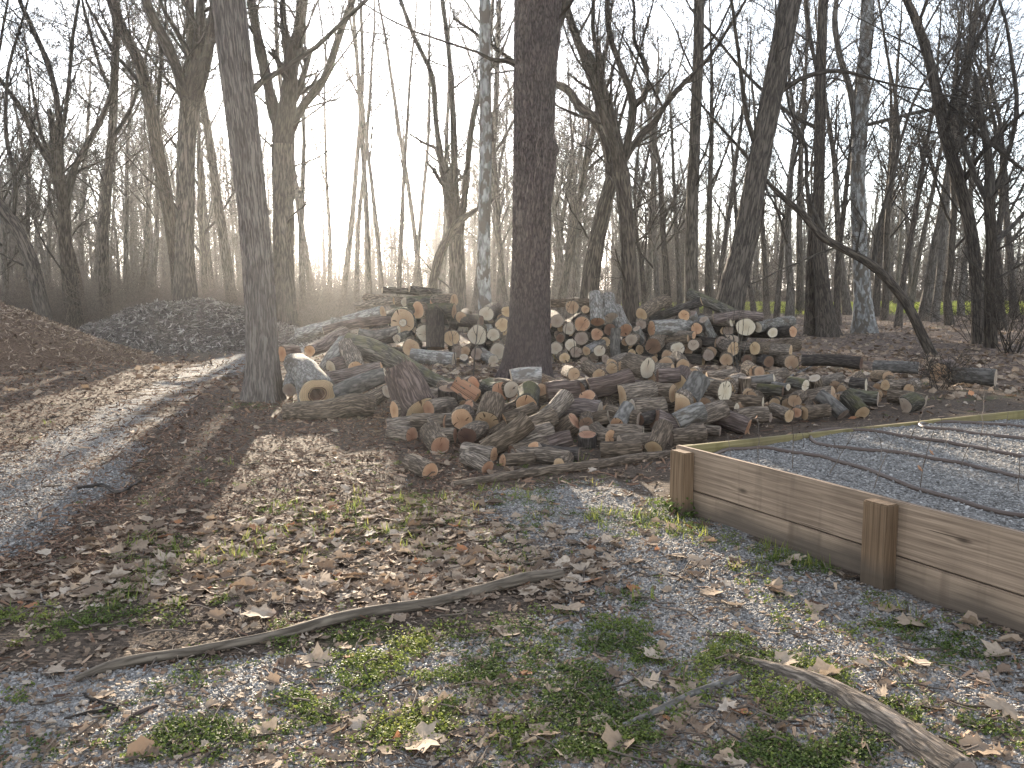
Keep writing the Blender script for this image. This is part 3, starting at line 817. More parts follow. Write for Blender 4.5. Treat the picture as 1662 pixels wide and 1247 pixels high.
    TT('tree', 'short dark forked tree wrapped in twigs at the right edge', 22.,
       [(1608, 575, 9), (1607, 480, 8.5), (1609, 400, 8), (1605, 320, 8)],
       [[(1604, 330, 6), (1580, 280, 5), (1560, 220, 4), (1570, 140, 3)], [(1606, 330, 6), (1630, 270, 5), (1650, 180, 4), (1640, 80, 3)], [(1608, 400, 5), (1650, 360, 4), (1700, 300, 3)]], 'dark', 18, near=30, dens=1.8, spread=.8)
    TT('tree', 'many-limbed dark tree at the far left spreading over the mulch heap', 27.,
       [(117, 490, 12), (108, 420, 9.5), (104, 340, 9)],
       [[(104, 345, 8), (98, 270, 7), (96, 190, 6), (80, 110, 5), (50, 40, 4)], [(106, 340, 7), (122, 270, 6), (150, 220, 5), (178, 160, 4.5), (190, 80, 4), (180, 0, 3)], [(102, 300, 5), (60, 230, 5), (30, 170, 4.5), (0, 130, 4)], [(98, 240, 4), (110, 150, 3.5), (118, 60, 3)]], 'dark', 19, near=24, dens=1.3)
    TT('tree', 'dark trunk leaning left out of frame behind the mulch heap', 25.,
       [(66, 490, 11), (52, 430, 10.5), (25, 370, 10), (0, 335, 9), (-50, 290, 8)],
       [[(20, 365, 5), (25, 300, 4), (10, 220, 3.5), (12, 120, 3)], [(0, 335, 4), (-20, 230, 4), (-5, 100, 3)]], 'dark', 20, near=24, dens=1.3)
    TT('tree', 'twin-stemmed trunk forking low just left of the slender pale sycamore', 30.,
       [(743, 520, 15), (742, 450, 14), (740, 380, 13)],
       [[(736, 390, 8), (722, 300, 7), (708, 200, 6), (700, 120, 5), (672, 60, 4.5), (650, 0, 4)], [(742, 385, 8), (738, 280, 7), (735, 180, 6), (728, 80, 5), (715, -20, 4)], [(747, 385, 7), (757, 290, 6.5), (768, 190, 6), (790, 100, 5), (800, 0, 4)]], 'mid', 21, near=24, dens=.5, lmul=.8)
    TT('tree', 'bent broken trunk leaning right behind the left end of the log stack', 29.,
       [(700, 520, 8), (705, 450, 8), (722, 395, 8), (752, 355, 6), (775, 340, 4)], [], 'mid', 22, near=24, dens=.5, ext=.8)
    TT('tree', 'thin dark tree with ragged side shoots between the mulch heap and brush heap', 30.,
       [(172, 500, 9), (168, 420, 8), (172, 330, 7.5), (182, 220, 6.5), (186, 120, 6), (190, 20, 5), (186, -50, 4)],
       [[(180, 230, 4), (215, 170, 3.5), (235, 100, 3)], [(184, 160, 3.5), (160, 100, 3), (140, 30, 2.5)]], 'dark', 23, near=24, dens=1.6)

# other trees of the wood: several grown forms, each tree placed on its own
def make_form(seed, Ht, r, style):
    rng = np.random.RandomState(seed)
    T, C = Tubes(seed), Tubes(seed + 1)
    n = 12
    w_ = {'tall': .05, 'crook': .16, 'thin': .07, 'bare': .06}[style]
    D = np.array([rng.randn() * .06, rng.randn() * .06, 1.0])[None] + np.cumsum(rng.randn(n - 1, 3) * [w_, w_, 0], 0) * .5
    D -= np.linspace(0, 1, n - 1)[:, None] * np.array([1, 1, 0]) * D[-1] * .5
    D /= np.linalg.norm(D, axis=1, keepdims=True)
    P = np.vstack([np.array([0, 0, -.15]), np.cumsum(D * (Ht / (n - 1)), 0)])
    rad = r * np.linspace(1, .0, n) ** .75 + .012
    rad[0] *= 1.35
    P2, r2 = resample(P, rad, .5)
    T.add(P2, r2, 10)
    nl = {'tall': 13, 'crook': 11, 'thin': 12, 'bare': 7}[style]
    t0 = {'tall': .34, 'crook': .2, 'thin': .3, 'bare': .35}[style]
    for j in range(nl):
        t = t0 + (.97 - t0) * (j + rng.rand() * .8) / nl
        f = t * (n - 1); i = min(int(f), n - 2); q = P[i] + (P[i + 1] - P[i]) * (f - i)
        az = rng.rand() * 6.28; a = rng.uniform(.35, .8) if style != 'crook' else rng.uniform(.45, 1.0)
        d = unit(np.array([math.cos(az) * math.sin(a), math.sin(az) * math.sin(a), math.cos(a)]))
        L = Ht * rng.uniform(.2, .36) * (1.2 - .75 * t) * (.7 if style in ('thin', 'bare') else 1)
        grow(C, q, d, L, max(.010, rad[i] * rng.uniform(.3, .5)), 0, rng, .0065, .32, .16, (8, 6, 4) if style != 'bare' else (4, 3, 2), 6)
    tm = T.arrays(); cm = C.arrays()
    a = mesh_np('trunk', tm[0], tm[1], TBARK['dark' if seed % 3 == 0 else 'mid'], True, {'bk': tm[2]})
    b = mesh_np('crown', cm[0], cm[1], TBARK['twig'], True, {'bk': cm[2]})
    return a, b, r
def build_wood():
    forms = [make_form(100 + i, h, r, s) for i, (h, r, s) in enumerate([
        (19, .20, 'tall'), (21, .24, 'tall'), (17, .17, 'thin'), (16, .19, 'crook'), (20, .20, 'thin'), (15, .16, 'crook'), (22, .26, 'tall'), (14, .12, 'thin'), (18, .22, 'crook'), (12, .10, 'crook'), (19, .13, 'bare'), (16, .11, 'bare')])]
    first = [True] * len(forms)
    def put(ix, x, y, z, s, rot, tilt, name='tree'):
        a, b, r = forms[ix]
        e = empty(name, (x, y, z)); e.scale = (s, s, s * 1.0)
        e.rotation_euler = (tilt[0], tilt[1], rot)
        if first[ix]:
            a.parent = e; b.parent = e; first[ix] = False
        else:
            for o in (a, b):
                c = o.copy(); col.objects.link(c); c.parent = e
        return e
    # (photo x, distance, form, trunk width in photo px at its foot, label)
    rows = [
        (12, 34, 3, 11, 'crooked trunk at the far left edge behind the mulch heap'),
        (38, 52, 2, 9, 'thin trunk just right of the far left edge, behind the leaning trunk'),
        (86, 46, 4, 9, 'upright trunk directly left of the many-limbed dark tree'),
        (138, 36, 2, 10, 'thin straight trunk directly right of the many-limbed dark tree'),
        (152, 55, 7, 7, 'pole-thin trunk behind the gap between the mulch heap and brush heap'),
        (205, 40, 7, 9, 'slim trunk behind the left slope of the dark brush heap'),
        (222, 52, 1, 11, 'straight trunk left of the slimmer leaning dark trunk'),
        (246, 44, 4, 10, 'slim trunk hard against the left side of the ivy-footed trunk'),
        (330, 38, 3, 12, 'leaning trunk just right of the ivy-footed trunk'),
        (352, 48, 2, 9, 'slender pole between the ivy-footed trunk and the furrowed grey trunk'),
        (382, 31, 6, 19, 'dark trunk half hidden at the left flank of the furrowed grey trunk'),
        (489, 35, 4, 11, 'thin trunk just right of the big forked trunk by the sun'),
        (512, 44, 10, 11, 'thin trunk under the sun, second to the right of the big forked trunk'),
        (533, 58, 11, 7, 'pole-thin stem under the sun glow, left of the sunlit middle trunk'),
        (553, 46, 10, 10, 'straight trunk right below the sun above the left end of the log stack'),
        (578, 56, 11, 8, 'slim pale trunk just right of the straight trunk below the sun'),
        (600, 52, 10, 10, 'pale hazy trunk right of the sun above the log stack'),
        (622, 60, 11, 8, 'thin hazy stem above the top log of the stack'),
        (645, 46, 11, 8, 'slim bare tree right of the sun, above the log stack peak'),
        (668, 60, 10, 8, 'slender hazy trunk left of the bent broken trunk'),
        (686, 56, 11, 9, 'slim hazy trunk touching the bent broken trunk'),
        (716, 58, 4, 11, 'straight trunk seen behind the twin-stemmed trunk'),
        (768, 38, 0, 15, 'dark trunk hard left of the slender pale sycamore'),
        (806, 44, 5, 9, 'small crooked tree between the pale sycamore and the scaly trunk'),
        (826, 35, 2, 10, 'thin trunk showing at the left flank of the thick scaly trunk'),
        (903, 34, 6, 15, 'leaning-topped trunk just right of the thick scaly trunk'),
        (921, 45, 4, 11, 'slim trunk second to the right of the thick scaly trunk'),
        (938, 55, 7, 8, 'pole stem left of the curved arching trunk'),
        (1000, 46, 2, 9, 'slim stem between the curved trunk and the wide-limbed trunk'),
        (1046, 40, 5, 9, 'small crooked tree just right of the wide-limbed trunk'),
        (1068, 36, 3, 10, 'crooked small tree midway between the wide-limbed and straight grey trunks'),
        (1088, 50, 8, 12, 'forked trunk left of the straight grey trunk'),
        (1104, 43, 4, 9, 'thin stem touching the straight grey trunk on its left'),
        (1150, 38, 0, 12, 'upright trunk right of the straight grey trunk'),
        (1168, 48, 2, 10, 'thin trunk half hidden by the foot of the leaning dark trunk'),
        (1226, 39, 5, 9, 'small crooked tree right of the leaning dark trunk at the meadow edge'),
        (1246, 47, 4, 10, 'slender pole on the green meadow edge, nearest the leaning dark trunk'),
        (1262, 44, 7, 9, 'slim straight stem on the meadow edge, second from the leaning dark trunk'),
        (1283, 41, 3, 13, 'crooked twin-topped trunk at the meadow edge left of the snag'),
        (1300, 52, 0, 12, 'trunk standing in the green meadow just left of the snag'),
        (1362, 37, 2, 11, 'pale thin trunk between the buttressed trunk and the forked sycamore'),
        (1378, 50, 1, 13, 'meadow-edge trunk touching the left of the forked pale sycamore'),
        (1424, 46, 8, 12, 'forked trunk just right of the forked pale sycamore'),
        (1437, 41, 4, 11, 'slim dark trunk above the bend of the diagonal leaning stem'),
        (1460, 34, 2, 11, 'thin upright trunk behind the middle of the diagonal leaning stem'),
        (1478, 55, 7, 9, 'pole stem in the meadow right of the diagonal leaning stem'),
        (1500, 43, 6, 16, 'stout dark trunk right of the diagonal leaning stem, on the meadow edge'),
        (1519, 41, 0, 12, 'trunk paired close to the right of the stout meadow-edge trunk'),
        (1545, 36, 3, 13, 'crooked trunk left of the crooked curving tree at right'),
        (1562, 48, 4, 10, 'slender pole seen left of the short twig-wrapped tree'),
        (1632, 34, 5, 12, 'crooked trunk near the right edge, behind the twig-wrapped tree'),
        (1652, 44, 8, 13, 'forked trunk cut by the right edge of the view'),
    ]
    rng = np.random.RandomState(77)
    for i, f in enumerate(forms):
        if i not in {q[2] for q in rows}:
            bpy.data.objects.remove(f[0]); bpy.data.objects.remove(f[1])
    for (px, Y, ix, wpx, lab) in rows:
        c = at(px, 468, Y)
        s = (wpx * .5 * Y / FPX) / (forms[ix][2] * 1.05)
        s = min(max(s, .62), 1.5)
        e = put(ix, c[0], c[1], float(gz(c[0], c[1])) - .05, s, rng.rand() * 6.28, (rng.randn() * .035, rng.randn() * .035))
        tag(e, lab, 'tree', 'trees of the wood behind the logs')
    # the wood farther off, one mass
    allV, allF, allB, base = [], [], [], 0
    rs = np.random.RandomState(5)
    far_forms = []
    for sd, (h, r) in enumerate([(17, .17), (15, .14), (19, .2), (13, .11), (16, .15)]):
        rg = np.random.RandomState(900 + sd); T = Tubes(sd)
        n = 9
        D = np.array([0, 0, 1.]) + np.cumsum(rg.randn(n - 1, 3) * [.1, .1, 0], 0) * .5
        D /= np.linalg.norm(D, axis=1, keepdims=True)
        P = np.vstack([[0, 0, -.2], np.cumsum(D * h / (n - 1), 0)]); rad = r * np.linspace(1, 0, n) ** .7 + .02
        T.add(P, rad, 6)
        for j in range(13):
            t = .22 + .75 * (j + rg.rand()) / 13; f = t * (n - 1); i = min(int(f), n - 2); q = P[i] + (P[i + 1] - P[i]) * (f - i)
            az = rg.rand() * 6.28; a = rg.uniform(.35, .95)
            grow(T, q, unit(np.array([math.cos(az) * math.sin(a), math.sin(az) * math.sin(a), math.cos(a)])), h * rg.uniform(.18, .36) * (1.2 - .7 * t), max(.02, rad[i] * .5), 0, rg, .017, .3, .2, (6, 5), 4)
        far_forms.append(T.arrays())
    lod = []
    for sd, (h, r) in enumerate([(17, .15), (14, .12), (19, .17), (11, .10)]):
        rg = np.random.RandomState(950 + sd); T = Tubes(sd); n = 6
        D = np.array([0, 0, 1.]) + np.cumsum(rg.randn(n - 1, 3) * [.1, .1, 0], 0) * .5
        D /= np.linalg.norm(D, axis=1, keepdims=True)
        P = np.vstack([[0, 0, -.2], np.cumsum(D * h / (n - 1), 0)]); rad = r * np.linspace(1, 0, n) ** .7 + .03
        T.add(P, rad, 4)
        for j in range(14):
            t = .12 + .85 * (j + rg.rand()) / 14; f = t * (n - 1); i = min(int(f), n - 2); q = P[i] + (P[i + 1] - P[i]) * (f - i)
            az = rg.rand() * 6.28; a = rg.uniform(.35, .95)
            grow(T, q, unit(np.array([math.cos(az) * math.sin(a), math.sin(az) * math.sin(a), math.cos(a)])), h * rg.uniform(.16, .32) * (1.2 - .7 * t), max(.03, rad[i] * .45), 0, rg, .026, .3, .2, (6,), 3)
        lod.append(T.arrays())
    ta = math.tan(SUN_AZ)
    for i in range(1250):
        far = i >= 380
        Y = (92 + 110 * rs.rand()) if far else (52 + 42 * rs.rand())
        x = rs.uniform(-.74, .74) * Y
        # the meadow at right stays open
        if Y < 88 and x > .10 * Y - 2 and rs.rand() < .93:
            continue
        # the wood is thinner where the low sun comes through
        off = abs(x - ta * Y - 1.5)
        if Y < 110 and off < 8.5 and rs.rand() < .95:
            continue
        if Y < 92 and x < -.22 * Y and rs.rand() < .4:
            continue
        V, F, B = lod[rs.randint(4)] if far else far_forms[rs.randint(5)]
        s = rs.uniform(.5, 1.12); a = rs.rand() * 6.28; ca, sa = math.cos(a), math.sin(a)
        W = V * s; W = np.stack([W[:, 0] * ca - W[:, 1] * sa, W[:, 0] * sa + W[:, 1] * ca, W[:, 2]], 1) + [x, Y, float(gz(x, Y))]
        allV.append(W); allF.append(F + base); allB.append(B); base += len(V)
    kind(mesh_np('distant_wood', np.concatenate(allV), np.concatenate(allF), TBARK['mid'], True, {'bk': np.concatenate(allB)}), 'stuff')
    # undergrowth: thin arching stems
    T = Tubes(3); rs = np.random.RandomState(15)
    def stems(n, x0, x1, y0, y1, h0, h1, r0, keep=lambda x, y: True):
        for _ in range(n):
            Y = y0 + (y1 - y0) * rs.rand() ** 1.3
            px = rs.uniform(x0, x1); x = (px - CXP) / FPX * Y
            if not keep(x, Y):
                continue
            h = rs.uniform(h0, h1) * (.5 + rs.rand()); a = rs.rand() * 6.28; ln = abs(rs.randn()) * .9 * h
            t = np.linspace(0, 1, 4); z0 = float(gz(x, Y)) - .03
            q = np.stack([x + math.cos(a) * ln * t ** 2 + rs.randn(4) * .08 * h, Y + math.sin(a) * ln * t ** 2 + rs.randn(4) * .08 * h, z0 + h * (t - .25 * t ** 3 * rs.rand())], 1)
            r = r0 * (Y / 30) * rs.uniform(.6, 1.4)
            T.add(q, np.array([1, .85, .65, .4]) * r, 3)
            for _b in range(rs.randint(1, 4)):
                i = rs.randint(1, 3); L = h * rs.uniform(.2, .5)
                T.add(np.array([q[i], q[i] + rs.randn(3) * L * .5 + [0, 0, L * .4], q[i] + rs.randn(3) * L * .7 + [0, 0, L * .7]]), r * np.array([.6, .45, .3]), 3)
    stems(9000, -250, 560, 26, 46, .6, 1.9, .005)
    stems(2600, 480, 1250, 26, 48, .4, 1.3, .005)
    stems(900, 1200, 1900, 24, 46, .3, .9, .004)
    stems(3200, -300, 1300, 46, 75, .9, 2.4, .006, lambda x, y: x < .08 * y)
    stems(6000, -300, 2000, 88, 140, 1.5, 6.0, .010)
    stems(1500, -300, 1150, 50, 88, 1.5, 5.0, .008)
    kind(T.build('undergrowth', TBARK['stem']), 'stuff')
build_main_trees()
build_wood()
# ------------------------------------------------------------------ logs
REG = {'A': (440, 520, 6.392), 'B': (600, 590, 6.392), 'C': (820, 590, 6.392), 'D': (1000, 570, 6.392), 'E': (1240, 580, 5.731),
       'G': (510, 460, 4.888), 'H': (870, 470, 6.925), 'I': (1060, 470, 6.648), 'P': (0, 0, 1.0)}
_fx = [600, 630, 660, 690, 780, 900, 1000, 1080, 1250, 1400, 1530]
_fb = [700, 712, 722, 752, 782, 772, 760, 748, 700, 682, 668]
_ft = [650, 640, 628, 615, 600, 595, 575, 575, 592, 600, 625]
_fh = [.22, .28, .36, .42, .55, .62, .74, .74, .52, .40, .18]
def front_depth(px, py):
    yb, yt, h = np.interp(px, _fx, _fb), np.interp(px, _fx, _ft), np.interp(px, _fx, _fh)
    Yb = gnd(px, yb)[1]
    Yt = gnd(px, yt, h)[1]
    t = (yb - py) / (yb - yt)
    return Yb + (Yt - Yb) * np.clip(t, -.2, 1.25)
def rear_depth(px, py):
    t = (595 - py) / 100.0
    base = 17.2
    return base + 1.0 * t
def log_geo(P, r, seed, k=26, bark='n', split=None, ends=(True, True), rough=1.0, hole=0):
    """arrays for one log: bark tube with a lip at each sawn end, and the two end faces"""
    rs = np.random.RandomState(seed)
    P, r = resample(P, r, max(.04, float(np.mean(r)) * .45))
    t = unit(P[1] - P[0]); te = unit(P[-1] - P[-2])
    lip = .006
    P = np.vstack([P[0], P[0] - 0 * t, P, P[-1], P[-1]])
    r = np.concatenate([[r[0] * .93], [r[0]], r, [r[-1]], [r[-1] * .93]])
    P[0] = P[0] - t * lip * .2; P[-1] = P[-1] + te * lip * .2
    P[1] = P[1] + t * .0005; P[2] = P[2] + t * .012; P[-2] = P[-2] - te * .0005; P[-3] = P[-3] - te * .012
    n = len(P)
    T = np.gradient(P[2:-2], axis=0); T = np.vstack([t, t, T, te, te]); T /= np.linalg.norm(T, axis=1, keepdims=True)
    ref = np.array([.1, .2, 1.]) if abs(T[0][2]) < .8 else np.array([1., .3, 0])
    U = ref - (T @ ref)[:, None] * T; U /= np.linalg.norm(U, axis=1, keepdims=True)
    W = np.cross(T, U)
    th = np.arange(k) * 2 * np.pi / k
    a1, a2, p1, p2, p3 = rs.uniform(0, .07), rs.uniform(0, .05), *(rs.rand(3) * 6.28)
    lob = 1 + a1 * np.cos(2 * th + p1) + a2 * np.cos(3 * th + p2) + .025 * np.cos(5 * th + p3)
    ln = np.concatenate([[0], np.cumsum(np.linalg.norm(np.diff(P, axis=0), axis=1))])
    off = rs.rand(3) * 50
    bk = np.stack([r[:, None] * np.cos(th)[None] + off[0], r[:, None] * np.sin(th)[None] + off[1], ln[:, None] + 0 * th[None] + off[2]], 2)
    fr = 1.0 / max(.012, float(np.mean(r)) * .22)
    nz = 1 - 4 * np.abs(vnoise(bk[..., 0] * fr, bk[..., 1] * fr, bk[..., 2] * fr * .25) - .5)
    lo = fbm(bk[..., 0] * 5, bk[..., 1] * 5, bk[..., 2] * 3, 2) - .5
    amp = {'n': .045, 's': .09, 'm': .05, 'w': .02, 'g': .015, 'b': .03, 'k': .05}[bark] * rough
    rad = r[:, None] * (lob[None] + .16 * lo)
    env = np.ones(n); env[0] = env[-1] = .15
    rad = rad + r[:, None] * amp * nz * env[:, None]
    cx, sy = rad * np.cos(th), rad * np.sin(th)
    if split is not None:
        cut = split * r[:, None]
        hidden = sy < cut
        sy = np.maximum(sy, cut)
    V = P[:, None, :] + cx[..., None] * U[:, None, :] + sy[..., None] * W[:, None, :]
    i = np.arange(n - 1)[:, None] * k + np.arange(k)[None, :]
    j = np.arange(n - 1)[:, None] * k + (np.arange(k)[None, :] + 1) % k
    F = np.stack([i, j, j + k, i + k], axis=2).reshape(-1, 4)
    def disc(row, c, tdir):
        ring = V[row]
        cc = ring.mean(0)
        fs = [0, hole or .35, .5 + .5 * hole if hole else .7, 1.0]
        vv = [cc[None]] + [cc + (ring - cc) * f for f in fs[1:]]
        vv = np.concatenate(vv)
        vv[1:] += tdir * rs.randn(3 * k, 1) * .0015
        sc_ = float(np.mean(np.linalg.norm(ring - cc, axis=1)))
        fc = np.concatenate([np.zeros((1, 3))] + [np.stack([f * np.cos(th), f * np.sin(th), 0 * th], 1) * (np.linalg.norm(ring - cc, axis=1) / sc_)[:, None] for f in fs[1:]])
        fc[:, 2] = rs.rand() * 30
        a = np.arange(k); b_ = (a + 1) % k
        tri = np.stack([0 * a, 1 + a, 1 + b_], 1)
        qs = np.concatenate([np.stack([1 + m * k + a, 1 + (m + 1) * k + a, 1 + (m + 1) * k + b_, 1 + m * k + b_], 1) for m in range(2)])
        if hole:
            return vv, [qs], fc
        return vv, [tri, qs], fc
    faces = []
    if ends[0]:
        faces.append(disc(0, P[0], -t))
    if ends[1]:
        faces.append(disc(n - 1, P[-1], te))
    flat = None
    if split is not None:
        m = 7
        rowsi = np.arange(n)
        half = np.sqrt(np.maximum(1 - split ** 2, .05)) * .97
        u = np.linspace(-half, half, m)
        G = P[:, None, :] + (u[None, :, None] * r[:, None, None] * (1.0)) * U[:, None, :] + ((split * r)[:, None] - .004 + .008 * rs.randn(n, m) * .5)[..., None] * W[:, None, :]
        ii = np.arange(n - 1)[:, None] * m + np.arange(m - 1)[None, :]
        fq = np.stack([ii, ii + 1, ii + 1 + m, ii + m], 2).reshape(-1, 4)
        fc = np.stack([np.broadcast_to(u[None] * .9, (n, m)), .3 + .15 * np.broadcast_to(u[None], (n, m)), ln[:, None] * .6 + 0 * u[None]], 2).reshape(-1, 3)
        flat = (G.reshape(-1, 3), fq, fc)
    return V.reshape(-1, 3), F, bk.reshape(-1, 3), faces, flat
_ls = [1000]
def add_log(name, P, r, label, cat='log', group=None, face='t', bark='n', split=None, facelabel=None, k=26, ends=(True, True), rough=1.0, far_face=None, hole=0):
    _ls[0] += 1
    P = np.asarray(P, float)
    V, F, B, faces, flat = log_geo(P, np.broadcast_to(r, (len(P),)), _ls[0], k, bark, split, ends, rough, hole)
    org = P.mean(0)
    o = mesh_np(name, V - org, F, BARK[bark], True, {'bk': B})
    o.location = org
    tag(o, label, cat, group)
    for i, (fv, ff, fc) in enumerate(faces):
        mesh_np('cut_face', fv - org, ff, CUT[face if i == 0 or not far_face else far_face], True, {'fc': fc}, o)
    if flat is not None:
        mesh_np('split_face', flat[0] - org, flat[1], CUT[face], True, {'fc': flat[2]}, o)
    return o
def axis(px, py, yaw, pitch):
    d = ray(px, py); a = unit(np.array([d[0], d[1], 0])); rt = np.array([a[1], -a[0], 0])
    y, p = R(yaw), R(pitch)
    return math.cos(p) * (math.cos(y) * a + math.sin(y) * rt) + math.sin(p) * np.array([0, 0, 1.])
PRE = {'o': 'orange-faced', 't': 'tan-faced', 'c': 'cream-faced', 'd': 'dark red-faced', 'g': 'grey-faced'}
def log_rows(text, depth, noun, group, name, minz=.6, lmul=1.0):
    for ln in text.strip().splitlines():
        ln = ln.strip()
        if not ln or ln[0] == '#':
            continue
        num, lab = ln.split('|')
        a = num.split()
        x0, y0, s = REG[a[0]]
        px, py, rp = x0 + float(a[1]) / s, y0 + float(a[2]) / s, float(a[3]) / s
        yaw, pitch, L = float(a[4]), float(a[5]), float(a[6]) * lmul
        face, bark = a[7], a[8]
        split = float(a[9]) if len(a) > 9 else None
        Y = depth(px, py)
        P0 = at(px, py, Y)
        r = rp * (1.08 if noun == 'round' else 1.13) * np.linalg.norm(P0 - [0, 0, H]) / FPX
        g = float(gz(P0[0], P0[1]))
        if P0[2] < g + r * minz and abs(pitch) < 55:
            P0[2] = g + r * minz
        d = axis(px, py, yaw, pitch)
        if d[2] < -.55:
            P0[2] = max(P0[2], g + .13)
            L = (P0[2] - g + .03) / -d[2]
        rs = np.random.RandomState(int(px * 31 + py * 7))
        bend = rs.randn(3) * L * .025
        P1 = P0 + d * L
        g1 = float(gz(P1[0], P1[1]))
        if P1[2] < g1 + r * .5 and d[2] > -.55:
            P1[2] = g1 + r * .5
        P = np.array([P0, P0 * .5 + P1 * .5 + bend, P1])
        lab = lab.strip()
        add_log(name, P, r * np.array([1, .99, rs.uniform(.9, 1.04)]), (PRE[face] + ' ' + noun + ' ' + lab) if not lab.startswith('!') else lab[1:].strip(), 'log', group, face, bark, split)
